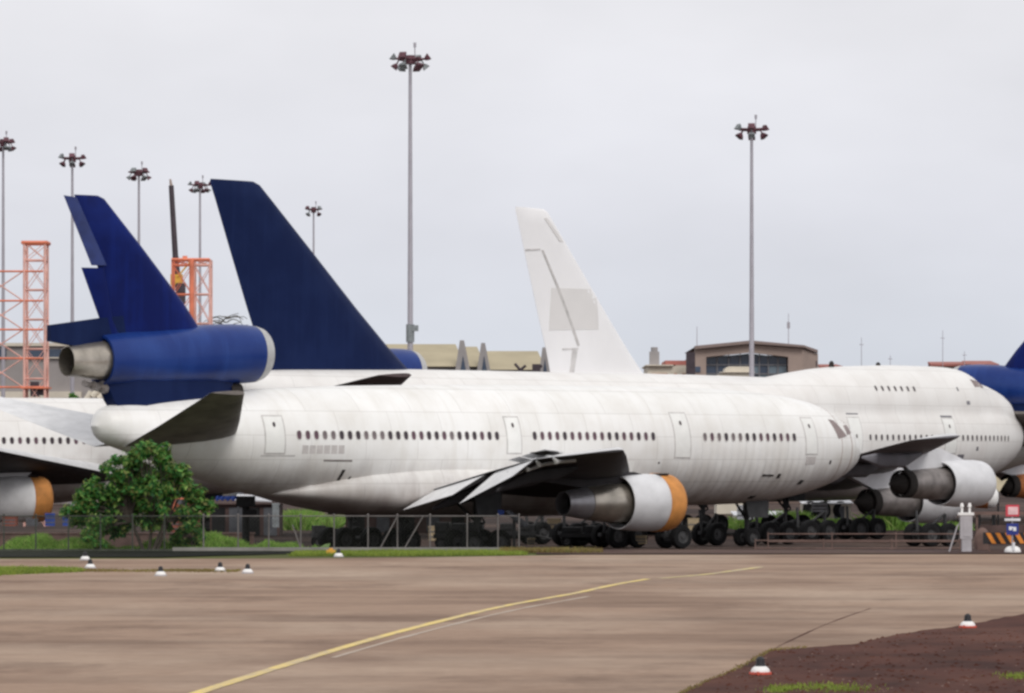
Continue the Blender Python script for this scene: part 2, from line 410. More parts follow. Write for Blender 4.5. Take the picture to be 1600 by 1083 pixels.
def landing_gear(parent, s, o, ztop, bogie=4, r=.62, wm=None, track=.62, base=.85):
    m = MB(); x, y = -s, -o
    m.tube((x, y, r), (x, y, r+1.1), .11, .13, 10); m.tube((x, y, r+1.0), (x, y, ztop), .19, .22, 12)
    m.tube((x, y, r+.9), (x-1.1, y+(.9 if o > 0 else -.9 if o < 0 else 0), ztop), .07, .07, 8)
    m.tube((x, y, r+.75), (x+.45, y, r+.95), .05); m.tube((x+.45, y, r+.95), (x+.1, y, r+1.5), .05)
    if bogie == 4:
        m.tube((x-base, y, r), (x+base, y, r), .13, .13, 8); ax = (x-base, x+base)
    else: ax = (x,)
    for a in ax: m.tube((a, y-track, r), (a, y+track, r), .09)
    g = m.build('landing_gear', 'gear_dark', parent)
    for a in ax:
        for s_ in (-1, 1): link('wheel', wm or WHEEL, g, (a, y+s_*track, r))
    d = MB(); d.prism([(x+.9, y-.75*(1 if o >= 0 else -1), ztop+.1), (x-.9, y-.75*(1 if o >= 0 else -1), ztop+.1), (x-.7, y-.9*(1 if o >= 0 else -1), ztop-1.15), (x+.7, y-.9*(1 if o >= 0 else -1), ztop-1.15)], (0,.05,0))
    d.build('gear_door', 'gear_dark', g)
    return g

def door(body, parent, s, z0, z1, wd, lab=None, win=True, z_win=None):
    f = MB(); body.patch([(s-wd/2-.07, z0-.07), (s+wd/2+.07, z0-.07), (s+wd/2+.07, z1+.07), (s-wd/2-.07, z1+.07)], f, .006, 4, 8)
    d = f.build('door', 'door_gap', parent)
    p = MB(); body.patch([(s-wd/2, z0), (s+wd/2, z0), (s+wd/2, z1), (s-wd/2, z1)], p, .02, 4, 8)
    p.build('door_panel', 'door_white', d)
    if win: link('door_window', DWIN, d, mat=body.frame(s, z_win or z0+(z1-z0)*.78, eps=.02))
    return d
def win_row(body, parent, s0, s1, n, z, me=None, dz=0):
    for i in range(n):
        s = s0+(s1-s0)*i/(n-1)
        link('window', me or WINS[random.choice((0,0,0,1,1,2))], parent, mat=body.frame(s, z+dz*i/(n-1), eps=.0))

# ------------------------------------------------------------------ the tri-jet
TJ = Body(
 [(0,4.82),(.04,5.08),(.15,5.45),(.5,5.95),(.9,6.28),(1.69,6.78),(2.66,7.27),(4.1,7.70),(6.44,8.03),(8.8,8.2),(11,8.3),(15.5,8.35),(24,8.33),(32,8.23),(36.2,8.12),(39.2,7.99),(43.7,7.63),(47.6,7.28),(48.5,7.08),(49.0,6.75),(49.25,6.2)],
 [(0,4.78),(.04,4.6),(.2,4.4),(.73,4.0),(2.18,3.33),(4.56,2.72),(7.4,2.33),(11,2.23),(20,2.2),(30.7,2.22),(35.4,2.40),(38.9,2.75),(41.9,3.28),(43.7,3.82),(45.5,4.42),(47.6,5.02),(48.5,5.32),(49.0,5.65),(49.25,6.1)],
 [(0,.02),(.04,.28),(.15,.52),(.5,.95),(.9,1.25),(1.7,1.72),(2.7,2.17),(4.1,2.55),(6.4,2.85),(9,2.97),(11,3.01),(33,3.01),(36,2.93),(39,2.7),(42,2.3),(44,1.95),(46.5,1.5),(48,1.15),(48.8,.8),(49.25,.2)])
def frames_rip(s, a):
    # skin sagging between the frames ahead of the wing, on the lower flanks
    if 5 < s < 15.5:
        env = min(1, (s-5)/1.5, (15.5-s)/1.0); lo = max(0, min(1, (-math.cos(a)+.25)/.5))*max(0, min(1, (math.cos(a)+.98)/.3))
        return -.040*env*lo*math.sin(math.pi*s/.5)**2
    return 0
def srange(a, b, d):
    n = max(1, int(round((b-a)/d))); return [a+(b-a)*i/n for i in range(n+1)]

def wing_engine(parent, o, z, s0, s1, s2, s3, r, style, pyl=(24, 33, 3.6), plug=False):
    y = -o
    c = MB()
    revolve(c, [(s0+.12, z, r*.80), (s0, z, r*.86), (s0-.02, z, r*.9), (s0+.1, z, r*.96), (s0+.7, z, r), (s0+(s1-s0)*.6, z, r*1.0), (s1-.1, z, r*.93), (s1, z, r*.92), (s1-.02, z, r*.88), (s1-1.0, z, r*.9)], y)
    revolve(c, [(s0+.12, z, r*.80), (s0+1.0, z, r*.78)], y)
    e = c.build('engine', {'grey': 'cowl_grey', 'white': 'flap_white', 'rust': 'rust_orange'}[style[0]], parent, 30)
    b = MB(); revolve(b, [(s1-1.0, z, r*.9), (s1-.95, z, r*.62)], y); b.build('fan_duct', 'black_hole', e)
    k = MB(); revolve(k, [(s1-1.0, z, r*.68), (s1+(s2-s1)*.3, z, r*.68), (s2-.3, z, r*.60), (s2, z, r*.57)], y, cap1=True)
    k.build('core_cowl', style[1], e)
    if plug:
        q = MB(); revolve(q, [(s2-.05, z, r*.60), (s2+.55, z, r*.58), (s2+.55, z, r*.5)], y); revolve(q, [(s2, z, r*.44), (s2+.7, z, r*.42), (s3, z, .03)], y, cap1=True)
        q.build('exhaust_cone', 'soot', e)
    else:
        q = MB(); revolve(q, [(s2-.03, z, r*.55), (s2+.2, z, r*.55), (s3, z, r*.42), (s3, z, r*.39), (s2+.6, z, r*.42)], y); q.build('exhaust_nozzle', style[2], e, 30)
        q = MB(); revolve(q, [(s2+.58, z, r*.43), (s2+.62, z, .02)], y); q.build('exhaust_throat', 'black_hole', e)
    if style[3]:
        q = MB(); revolve(q, [(s0+.98, z, r*1.005), (s0+.95, z, r*1.03), (s0+.45, z, r*1.02), (s0, z, r*.97), (s0-.22, z, r*.86), (s0-.26, z, r*.6), (s0-.27, z, .02)], y)
        q.build('intake_cover', style[3], e, 60)
        q = MB(); q.box((-s0-.75, y-r*.25, z+r*.985), (.5, r*.42, .09)); q.build('cover_vent', 'soot', e)
    else:
        q = MB(); revolve(q, [(s0+1.0, z, r*.79), (s0+1.02, z, .25), (s0+.55, z, .02)], y); q.build('fan', 'black_hole', e)
    a, b_, zw = pyl; q = MB()
    q.prism([(-s0-1.2, y, z+r*.9), (-a, y, zw+.25), (-b_, y, zw), (-s2+.2, y, z+r*.5)], (0, .38, 0))
    q.build('pylon', style[4], e)
    return e

def trijet(root, colors, side_engine=True, wing=True, full=True, cover=True):
    fin_m, nac_m, fus_m = colors
    s_a = 0 if full else 26
    if full:
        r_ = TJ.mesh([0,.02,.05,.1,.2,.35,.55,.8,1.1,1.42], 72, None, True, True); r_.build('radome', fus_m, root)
        sm = MB(); sm.rings([TJ.ring(s, 72, lambda *_: -.035) for s in (1.35, 1.55)], 0, False, False); sm.build('radome_seam', 'door_gap', root)
        ss = [1.46, 1.7, 2, 2.4, 2.9, 3.4, 4, 4.6]+srange(5, 15.5, .0833)+srange(16, 49.25, .5)
        ss = ss[:-1]+[48.6, 48.8, 48.9, 49.0, 49.08, 49.15, 49.2, 49.23, 49.25]; ss = sorted(set(ss))
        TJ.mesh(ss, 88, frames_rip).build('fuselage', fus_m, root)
    else:
        TJ.mesh(sorted(srange(s_a, 48.5, 1)+[48.7, 48.9, 49.0, 49.1, 49.18, 49.25]), 48).build('fuselage', fus_m, root)
    # tail engine: nacelle carried on a pylon over the tail cone
    m = MB()
    revolve(m, [(40.75, 9.6, 1.05), (41.3, 9.58, 1.0)], 0)
    revolve(m, [(40.28, 9.6, 1.345), (40.7, 9.6, 1.385), (41.5, 9.58, 1.42), (43.0, 9.5, 1.44), (44.0, 9.43, 1.40), (46, 9.3, 1.33), (48.0, 9.2, 1.25), (48.85, 9.16, 1.17), (48.86, 9.16, 1.05), (48.2, 9.18, 1.0)], 0, 56)
    nac = m.build('tail_engine', nac_m, root, 30)
    m = MB(); revolve(m, [(40.3, 9.6, 1.352), (40.15, 9.6, 1.335), (39.85, 9.61, 1.24), (39.72, 9.61, 1.14), (39.74, 9.61, 1.08), (39.95, 9.61, 1.03), (40.75, 9.6, 1.05)], 0, 56); m.build('intake_lip', 'lip_metal', nac)
    m = MB(); revolve(m, [(41.3, 9.58, 1.0), (41.32, 9.58, .2), (41.0, 9.58, .02)], 0); m.build('fan', 'black_hole', nac)
    m = MB(); revolve(m, [(48.3, 9.18, 1.0), (48.9, 9.16, .88), (49.3, 9.14, .86), (50.7, 9.1, .68), (50.72, 9.1, .655), (49.8, 9.12, .70)], 0); m.build('exhaust_nozzle', 'bare_metal', nac, 30)
    m = MB(); revolve(m, [(48.25, 9.18, 1.04), (48.3, 9.18, .86)], 0); revolve(m, [(49.85, 9.12, .70), (49.8, 9.12, .02)], 0); m.build('exhaust_throat', 'black_hole', nac)
    m = MB()
    secs = []
    for z, a, b_, t in ((6.6, 41.9, 48.0, .95), (7.35, 41.6, 48.6, .85), (8.0, 41.4, 48.9, .8), (8.9, 41.4, 48.9, .8)):
        secs.append([(-a, 0, z), (-a-.3, -t*.6, z), (-a-1.4, -t, z), (-b_+1.5, -t, z), (-b_+.2, -t*.5, z), (-b_, 0, z), (-b_+.2, t*.5, z), (-b_+1.5, t, z), (-a-1.4, t, z), (-a-.3, t*.6, z)])
    m.rings(secs); m.build('engine_pylon', nac_m if nac_m == 'deep_blue_paint' else 'navy_paint' , root)
    m = MB(); revolve(m, [(41.2, 7.85, .30), (41.15, 7.85, .34), (41.8, 7.85, .34)], -.25, 20); revolve(m, [(41.3, 7.85, .3), (41.31, 7.85, .02)], -.25, 20); m.build('cooling_intake', 'soot', root)
    m = MB()
    for (s, z, r) in ((49.4, 8.0, .22), (49.9, 8.1, .15), (48.9, 7.95, .3)): m.tube((-s, -.2, z), (-s+.8, .1, z-.15), r, r*.8, 8)
    m.build('exposed_pipes', 'dull_metal', root)
    # fin, rudders, stub fairing: spanwise sections given by height
    def up(mb, rows, th):
        foil(mb, [((-a, 0, z), (-b_, 0, z), t*1.0, (0, 1, 0)) for (z, a, b_), t in zip(rows, th)], sym=True)
    m = MB(); up(m, [(10.2, 42.9, 48.3), (11.91, 44.26, 48.55), (13.42, 45.65, 49.0), (14.49, 46.64, 49.35), (16.6, 48.68, 50.25), (16.74, 49.0, 50.3)], (1.0, .9, .75, .65, .42, .2))
    fin = m.build('fin', fin_m, root)
    m = MB(); foil(m, [((-48.5, .03, 13.55), (-49.42, -.10, 13.52), .28, (0,1,0)), ((-50.15, .02, 16.6), (-50.93, -.08, 16.68), .2, (0,1,0))], sym=True)
    m.build('rudder', 'faded_blue' if fin_m == 'deep_blue_paint' else fin_m, root)
    m = MB(); foil(m, [((-47.9, .0, 10.4), (-48.75, .0, 10.4), .36, (0,1,0)), ((-48.25, .0, 11.1), (-48.92, .0, 11.1), .34, (0,1,0)), ((-48.65, .0, 13.42), (-49.91, .0, 13.41), .28, (0,1,0))], sym=True)
    m.build('rudder', fin_m, root)
    m = MB(); m.prism([(-47.3, 0, 10.6), (-47.5, 0, 11.27), (-48.9, 0, 11.12), (-51.69, 0, 10.73), (-51.69, 0, 10.0), (-50.0, 0, 9.75), (-48.9, 0, 9.8)], (0, .3, 0)); m.build('fin_root_fairing', 'navy_paint', root)
    # tailplane
    for sd in (1, -1):
        m = MB(); foil(m, [((-42.2, -sd*1.4, 5.75), (-48.4, -sd*1.2, 5.2), .6, (0,0,1)), ((-44.3, -sd*4.6, 6.35), (-48.85, -sd*4.6, 6.1), .4, (0,0,1)), ((-47.9, -sd*9.9, 7.55), (-49.7, -sd*9.9, 7.55), .2, (0,0,1))], 0, 1)
        m.build('tailplane', ['flap_white', 'stab_grey'], root)
    if wing:
        def zz(o): return 3.15+(o-2.6)*.17 if o < 8 else 4.07+(o-8)*.075 if o < 16 else 4.67+(o-16)*.03
        le = lambda o: 18.5+(o-2.6)*.911
        te = lambda o: 31.6+(o-2.6)*.13 if o < 8 else 32.3+(o-8)*.503
        m = MB(); foil(m, [((-le(o), -o, zz(o)+.10), (-te(o), -o, zz(o)-.05), t, (0,0,1)) for o, t in ((2.2,1.5),(5,1.3),(8,1.05),(12,.8),(16,.62),(20,.48),(23.4,.34),(23.9,.1))], 0, 1)
        m.build('wing', ['wing_upper', 'wing_shaded_grey'], root)
        m = MB(); foil(m, [((-te(o)+.5, -o, zz(o)-.05), (-te(o)-1.9, -o, zz(o)-1.05), .3, (.35,0,.9)) for o in (3.1, 7.6)], 0, 1)
        m.build('flap', ['flap_white', 'wing_shaded_grey'], root)
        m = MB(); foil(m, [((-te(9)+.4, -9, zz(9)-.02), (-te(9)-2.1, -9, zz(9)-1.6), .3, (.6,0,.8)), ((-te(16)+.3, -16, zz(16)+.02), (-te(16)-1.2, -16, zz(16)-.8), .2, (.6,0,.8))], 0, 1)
        m.build('flap', ['flap_white', 'wing_shaded_grey'], root)
        for o in (5.4, 10.6, 14.4):     # flap track fairings
            m = MB(); m.rings([[(-s, -o+r*math.sin(a*math.pi/4), z+r*1.5*math.cos(a*math.pi/4)) for a in range(8)] for s, z, r in ((te(o)-3.2, zz(o)-.3, .06), (te(o)-2, zz(o)-.55, .2), (te(o)-.2, zz(o)-.75, .24), (te(o)+1.6, zz(o)-1.35, .05))])
            m.build('flap_track_fairing', 'wing_shaded_grey', root)
        for o, dz in ((9.4, -.7), (12.6, -.55), (15.6, -.5), (17.6, -.35), (20.4, -.3)):
            m = MB(); m.tube((-te(o)+.9, -o, zz(o)-.22), (-te(o)-.25, -o-.1, zz(o)+dz), .085, .07, 8); m.tube((-te(o)-.25, -o-.1, zz(o)+dz), (-te(o)-.45, -o-.1, zz(o)+dz+.18), .13, .05, 8); m.build('flap_actuator', 'lip_metal', root)
        for o0, o1 in ((9.3, 11.4), (11.7, 13.8), (14.1, 15.8)):     # spoilers left partly raised
            m = MB(); foil(m, [((-te(o)+1.9, -o, zz(o)+.26), (-te(o)+.75, -o, zz(o)+.42), .07, (0,0,1)) for o in (o0, o1)]); m.build('spoiler', 'wing_upper', root)
        m = MB(); foil(m, [((-te(o)+.2, -o, zz(o)+.1), (-te(o)-.55, -o, zz(o)+.22), .12, (0,0,1)) for o in (17, 19.8)], 0, 1); m.build('aileron', ['wing_shaded_grey', 'wing_shaded_grey'], root)
        # wing-to-body fairing
        m = MB(); rr = []
        for s, h, w_, zc in ((14.5,.05,.3,3.0),(16.0,.8,2.7,3.05),(18,1.25,3.02,3.15),(21,1.45,3.10,3.22),(26,1.5,3.12,3.24),(31,1.48,3.12,3.24),(33.0,1.40,3.06,3.2),(35.0,1.15,2.94,3.15),(36.6,.85,2.66,3.12),(38.2,.5,2.1,3.08),(39.4,.2,1.3,3.04),(39.8,.05,.5,3.0)):
            rr.append([(-s, w_*math.copysign(abs(math.sin(2*math.pi*i/40))**.7, math.sin(2*math.pi*i/40)), zc+h*math.copysign(abs(math.cos(2*math.pi*i/40))**.8, math.cos(2*math.pi*i/40))-.0) for i in range(40)])
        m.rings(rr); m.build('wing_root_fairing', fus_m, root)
    if side_engine: wing_engine(root, 7.7, 2.5, 20.62, 23.9, 26.0, 27.4, 1.40, side_engine, (23.0, 30.5, 3.75))
    if full:
        for s, o, b4 in ((30.5, 5.0, 4), (30.5, -5.0, 4), (31.2, 0, 1)): landing_gear(root, s, o, 3.0, b4)
        landing_gear(root, 8.0, 0, 2.7, 1, .5, WHEEL_N, .4)

def nose_pos(s_ref, z_, px, Y, theta, k=1, o=0):
    """nose position so that the body point s_ref aft shows at photo column px, depth Y"""
    c, s_ = math.cos(theta), math.sin(theta); X = (px-800)*Y/F
    return Vector((X+s_ref*k*c-o*k*s_, Y+s_ref*k*s_+o*k*c, z_))
Z_AP = -.7                                                             # level of the parking apron

# ------------------------------------------------------------------ GROUND
def sheet(name, mat, pts, z=None, kind='structure'):
    m = MB(); m.add([(p[0], p[1], p[2] if z is None else z) for p in pts], [tuple(range(len(pts)))])
    o = m.build(name, mat, smooth=0); return tag(o, kind=kind)
def grid_sheet(name, mat, rows):
    n = len(rows[0]); m = MB(); m.add([p for r in rows for p in r], [(k*n+i, k*n+i+1, (k+1)*n+i+1, (k+1)*n+i) for k in range(len(rows)-1) for i in range(n-1)])
    return tag(m.build(name, mat, smooth=0), kind='structure')
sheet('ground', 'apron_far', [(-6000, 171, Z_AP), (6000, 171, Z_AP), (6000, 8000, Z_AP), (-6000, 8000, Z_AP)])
edge = [(-400, 153), (-30, 154.2), (-10, 155.5), (-3, 157.5), (3, 162), (30, 164.5), (400, 165)]
grid_sheet('taxiway', 'apron_near', [[(x*.7, 20, 0) for x, y in edge], [(x, y, 0) for x, y in edge]])
grid_sheet('verge', 'verge', [[(x, y, -.012) for x, y in edge], [(x, max(166.2, y+1.2), .03) for x, y in edge], [(x, 168.6, 0.02) for x, y in edge], [(x, 171.02, Z_AP+.004) for x, y in edge]])
sheet('drainage_ditch', 'ditch', [(-60, 155.6, .035), (-14, 156.8, .035), (-9.5, 161.5, .035), (-1.5, 165.2, .035), (-1.5, 166.5, .035), (-12, 166.8, .035), (-60, 166.8, .035)])
sheet('dirt_strip', 'brown_strip', [(1.0, 161.6, .04), (60, 164.6, .04), (60, 168.4, .06), (1.0, 168.3, .06)])

soil = [(1040,1100),(1066,1083),(1100,1067),(1145,1048),(1180,1030),(1205,1016),(1260,1012),(1330,1008),(1400,992),(1450,984),(1510,977),(1560,967),(1610,957),(1800,925),(2500,1000),(2600,1500),(1000,1500)]
P = []
for k in range(len(soil)-1):
    a, b_ = soil[k], soil[k+1]; n = 5 if k < 12 else 1
    for i in range(n):
        x = a[0]+(b_[0]-a[0])*i/n; y = a[1]+(b_[1]-a[1])*i/n+(random.uniform(-1.2,1.2) if k < 12 else 0); g = gnd(x, y); P.append((g.x, g.y, .006))
sheet('soil', 'soil', P)

def ribbon(name, mat, px, width, z, kind='structure', jit=0):
    pts = [gnd(*p) for p in px]; Lp, Rp = [], []
    f = pchip([(p.y, p.x) for p in pts]); ys = srange(pts[0].y, pts[-1].y, 1.0)
    for y in ys:
        x = f(y); dx = (f(y+.1)-f(y-.1))/.2; n = Vector((1, -dx, 0)).normalized(); w2 = width/2*(1+random.uniform(-jit, jit))
        Lp.append((x-n.x*w2, y-n.y*w2, z)); Rp.append((x+n.x*w2, y+n.y*w2, z))
    m = MB(); n = len(ys); m.add(Lp+Rp, [(i, n+i, n+i+1, i+1) for i in range(n-1)]); return tag(m.build(name, mat, smooth=0), kind=kind)
line = [(262,1100),(310,1083),(400,1054),(500,1023),(600,994),(700,968),(800,945),(850,936),(900,927),(960,914),(1012,905)]
ribbon('yellow_line', 'yellow_line', line, .26, .010, jit=.06)
ribbon('pale_line_trace', 'pale_trace', [(x+20, y+5) for x, y in line[3:9]], .16, .006, jit=.3)
ribbon('yellow_line', 'yellow_worn', [(1030,904.2),(1080,900),(1110,897),(1148,892),(1190,886)], .3, .010, jit=.3)
ribbon('expansion_joint', 'soil', [(1190,1024),(1205,1016),(1250,994),(1290,976),(1330,961),(1360,951)], .04, .005, jit=.7)

# grass: thin blades, uncountable
def blades(name, mat, n, place, h0, h1, w_, label=None, lean=.5):
    vs, fs = [], []
    for _ in range(n):
        q = place()
        if q is None: continue
        x, y, z, k = q; h = random.uniform(h0, h1)*k; a = random.uniform(0, math.pi); dx, dy = math.cos(a)*w_*.5, math.sin(a)*w_*.5
        lx, ly = random.gauss(0, lean)*h, random.gauss(0, lean)*h; i = len(vs)
        vs += [(x-dx, y-dy, z), (x+dx, y+dy, z), (x+lx*.5+dx*.6, y+ly*.5+dy*.6, z+h*.6), (x+lx, y+ly, z+h)]; fs += [(i, i+1, i+2, i+3)]
    me = bpy.data.meshes.new(name); me.from_pydata(vs, [], fs); me.materials.append(M[mat])
    o = link(name, me); tag(o, label, 'grass' if label else None, kind='stuff'); return o
def bankh(x):
    return .55+.35*math.sin(x*.9+1)+.25*math.sin(x*2.3)+.15*math.sin(x*5.1)
rows = []
for yy, k in ((169.2, -.42), (170.0, -.25), (171.0, .12), (172.0, .42), (173.2, .5), (174.6, .15), (176.5, -.68)):
    rows.append([(x*.25-26.5, yy+.25*math.sin(x*.6), (k-.35)+.55*(bankh(x*.25-26.5)-.55)*(1 if k > -.2 else .2) if k > -.6 else Z_AP+.003) for x in range(0, 75)])
grid_sheet('grass_bank', 'grass_ground', rows)
def bank():
    x = random.uniform(-26, -3.4); y = random.gauss(171.6, 1.4)
    if y < 169.2: y = 169.2+random.random()
    if x > -8.6 and (random.random() < .8 or abs((x+6)%2.6-1.3) > .5): return None
    if x > -8.2: return (x, y, -.6, .7)
    kk = pchip([(169.2,-.42),(170,-.25),(171,.12),(172,.42),(173.2,.5),(174.6,.15),(176.5,-.6)])(y) if y < 176 else -.5
    return (x, y, (kk-.35)+.55*(bankh(x)-.55)*(1 if kk > -.2 else .2)-.03, .8)
blades('tall_grass', 'grass_bank', 52000, bank, .16, .42, .05, 'tall bright green grass growing in a bank behind the wire fence', .35)
def verge_strip():
    x = random.uniform(-12.5, 0.6); y = random.uniform(158.5, 165.8)
    lo = 156.4+max(0, x+12)*.3
    if x < -9 and y > 157.5: return None
    if y < lo: return None
    k = 1-max(0, -x-9)/3.5
    if y > 165.2+x*.05+.6*x*0 and x < -6: return None
    return (x, y, .02, max(.15, k)) if random.random() < k+.2 else None
blades('short_grass', 'grass_short', 26000, verge_strip, .05, .17, .03, 'short yellow green grass strip between the fence kerb and the taxiway')
def patch():
    x = random.uniform(-21, -15.0); y = random.uniform(129, 146); 
    t = (x+21)/6; mid = 138-t*.7+.8*math.sin(x*1.1); hw = 6.6*(1-t)**.6+.3
    return (x, y, 0, .6+.5*random.random()) if abs(y-mid) < hw*random.uniform(.75, 1.1) else None
blades('short_grass', 'grass_short', 34000, patch, .05, .17, .04, 'patch of yellow green grass on the near left of the taxiway')
def ochre():
    x = random.uniform(-16.6, -9.6); y = 138.5+.2*math.sin(x*2)+random.gauss(0, .7); return (x, y, 0, 1) if random.random() < .3+.7*abs(math.sin(x*.7)) else None
blades('dry_weeds', 'weeds_ochre', 4200, ochre, .03, .09, .03, 'dry brown weeds running in a line between the left marker lights')
def weeds_r():
    x = random.uniform(-.5, 3.8); return (x, random.uniform(163.2, 167), .04, 1) if random.random() < 1-max(0, x-1)/3.2 else None
blades('dry_weeds', 'weeds_ochre', 5000, weeds_r, .05, .22, .04, 'ochre weeds and dirt at the right end of the grass verge')
def soil_tufts():
    g = random.choice(((1215,1079,10),(1250,1076,26),(1290,1074,30),(1320,1078,22),(1590,1058,14)))
    q = gnd(g[0]+random.gauss(0, g[2]), g[1]+random.gauss(0, 2.5)); return (q.x, q.y, .006, 1)
blades('short_grass', 'grass_short', 1300, soil_tufts, .02, .07, .025, 'thin yellow tufts of grass on the dark soil at bottom right')
def soil_edge():
    k = random.randint(0, 5); a, b_ = soil[k], soil[k+1]; u = random.random()
    q = gnd(a[0]+(b_[0]-a[0])*u+random.gauss(0, 2), a[1]+(b_[1]-a[1])*u+random.gauss(0,1)); return (q.x, q.y, .006, 1)
blades('short_grass', 'weeds_ochre', 900, soil_edge, .02, .05, .02, 'thin fringe of grass along the lower soil edge')
def far_hedge():
    x = random.choice((random.uniform(-24, -11.5), random.uniform(14.5, 30))); y = random.gauss(262, 3); return (x, y, Z_AP, .7+.3*math.sin(x*.8)+.2*math.sin(x*2.1))
blades('tall_grass', 'grass_bank', 36000, far_hedge, .5, 1.15, .14, 'band of light green growth far beyond the jumbo wheels')
# clods scattered on the soil
m = MB()
for _ in range(700):
    q = gnd(random.uniform(1120, 1640), random.uniform(985, 1085))
    if q.x < gnd(1205, 1016).x+.2 - (96-q.y)*0: 
        pass
    inside = False; pts = P; j = len(pts)-1
    for i in range(len(pts)):
        if (pts[i][1] > q.y) != (pts[j][1] > q.y) and q.x < (pts[j][0]-pts[i][0])*(q.y-pts[i][1])/(pts[j][1]-pts[i][1])+pts[i][0]: inside = not inside
        j = i
    if not inside: continue
    r = random.uniform(.02, .07); k = [(q.x+r*math.cos(t)*random.uniform(.7,1.3), q.y+r*math.sin(t)*random.uniform(.7,1.3), .004) for t in (0,1.3,2.5,3.8,5)]
    m.add(k+[(q.x, q.y, r*.7)], [(0,1,5),(1,2,5),(2,3,5),(3,4,5),(4,0,5)])
tag(m.build('soil_clods', 'soil', smooth=0), kind='stuff')
m = MB()
for _ in range(110):
    px_ = random.uniform(1150, 1640); q = gnd(px_, random.uniform(max(1030-(px_-1150)*.09, 992), 1085)); r = random.uniform(.012, .035)
    m.add([(q.x+r*math.cos(t)*random.uniform(.7,1.3), q.y+r*math.sin(t)*random.uniform(.7,1.3), .004) for t in (0,1.5,3,4.6)]+[(q.x, q.y, r)], [(0,1,4),(1,2,4),(2,3,4),(3,0,4)])
tag(m.build('pebbles', 'rail_brown', smooth=0), kind='stuff')

# ------------------------------------------------------------------ BUILDINGS far behind
def block(parent, name, mat, x0, x1, y0, y1, z0, z1, smooth=0):
    m = MB(); m.box(((x0+x1)/2, (y0+y1)/2, (z0+z1)/2), (x1-x0, y1-y0, z1-z0)); return m.build(name, mat, parent, smooth)
def X(px, Y): return (px-800)*Y/F
def Z(py, Y): return CAM_Z+(715-py)*Y/F
# grey terminal block at far left
Y0 = 400; b = thing('terminal_building', (X(60, Y0), Y0, Z_AP), 0, 'long grey block with a pale band, at the left edge behind the orange tower', 'building')
def lx(px): return X(px, Y0)-b.location.x
def lz(py): return Z(py, Y0)-Z_AP
block(b, 'wall', 'grey_wall', lx(-120), lx(172), 0, 30, 0, lz(541))
block(b, 'roof', 'pale_band', lx(-122), lx(174), -.4, 30.5, lz(541)+.003, lz(536))
block(b, 'cornice', 'pale_band', lx(-121), lx(128), -.8, -.003, lz(622), lz(612))
for p0, p1 in ((44, 70), (77, 96), (-20, 10), (104, 128)):
    w_ = block(b, 'window', 'hall_glass', lx(p0), lx(p1), -.12, .3, lz(558), lz(546)); block(w_, 'window_sill', 'pale_band', lx(p0-1), lx(p1+1), -.4, -.125, lz(560), lz(558.3))
# tan roofed halls: gabled wings seen almost from the side
Y0 = 450
def tan_hall(px0, px1, ridge, eave, gable, label, ramp_in=0):
    r = thing('tan_roofed_hall', (X((px0+px1)/2, Y0), Y0, Z_AP), 0, label, 'building', 'tan roofed halls on the skyline'); ox = r.location.x
    a, c = X(px0, Y0)-ox, X(px1, Y0)-ox; zr, ze = Z(ridge, Y0)-Z_AP, Z(eave, Y0)-Z_AP; d = 7
    block(r, 'wall', 'gable_grey', a, c, .3, 2*d-.3, 0, ze-.01)
    m = MB(); t = .25
    # front slope, back slope; the right hand gable is turned a little towards us
    g = gable
    m.add([(a, -.6, ze), (c+g*.15, -.6, ze), (c-g*.35, d, zr), (a, d, zr)], [(0,1,2,3)]); m.add([(a, 2*d+.6, ze), (c+g*.15, 2*d+.6, ze), (c-g*.35, d, zr), (a, d, zr)], [(3,2,1,0)])
    m.add([(a, -.6, ze), (a, d, zr), (a, 2*d+.6, ze)], [(0,1,2)])
    m.build('roof', 'roof_tan', r, 0)
    m = MB(); base = ze-3.2
    m.prism([(c-g*.5, -.9, base), (c+g*.62, -.9, base), (c+g*.10, -.9, zr+.2), (c-g*.10, -.9, zr+.2)], (0, .6, 0)); gb = m.build('gable', 'gable_grey', r, 0)
    m = MB(); m.prism([(c-g*.26, -1.25, base+.1), (c+g*.42, -1.25, base+.1), (c+g*.05, -1.25, ze+1.2)], (0, .08, 0)); m.build('louvre', 'hall_glass', gb, 0)
    for i in range(int((c-a)/3)):
        block(r, 'roof_rib', 'roof_tan', a+1.5+i*3, a+1.62+i*3, -.7, -.61, ze-.05, ze+.3) if False else None
    return r
tan_hall(560, 722, 535, 573, 2.4, 'longest tan roofed hall with grey gable, just right of the tallest light mast')
tan_hall(724, 755, 539, 573, 2.2, 'narrow middle hall with tan roof and grey triangular gable on the skyline')
tan_hall(760, 850, 546, 578, 1.9, 'tan roofed hall with a pale edged gable just left of the white tail fin')
for px, py in ((813, 574), (838, 573)):
    t = thing('roof_vent', (X(px, 430), 430, Z(584, 430)), 0, 'dark forked vent on the roof left of the white tail fin' if px < 820 else 'small dark boxed vent beside the pale gable', 'vent')
    m = MB()
    m.tube((0,0,-9), (0,0,.5), .25); m.tube((0,0,.4), (-.6,0,1.1), .15) if px < 820 else m.box((0,0,.5), (.9,.6,1.1)); m.tube((0,0,.4), (.6,0,.9), .15); m.build('vent_pipe', 'boom_dark', t)
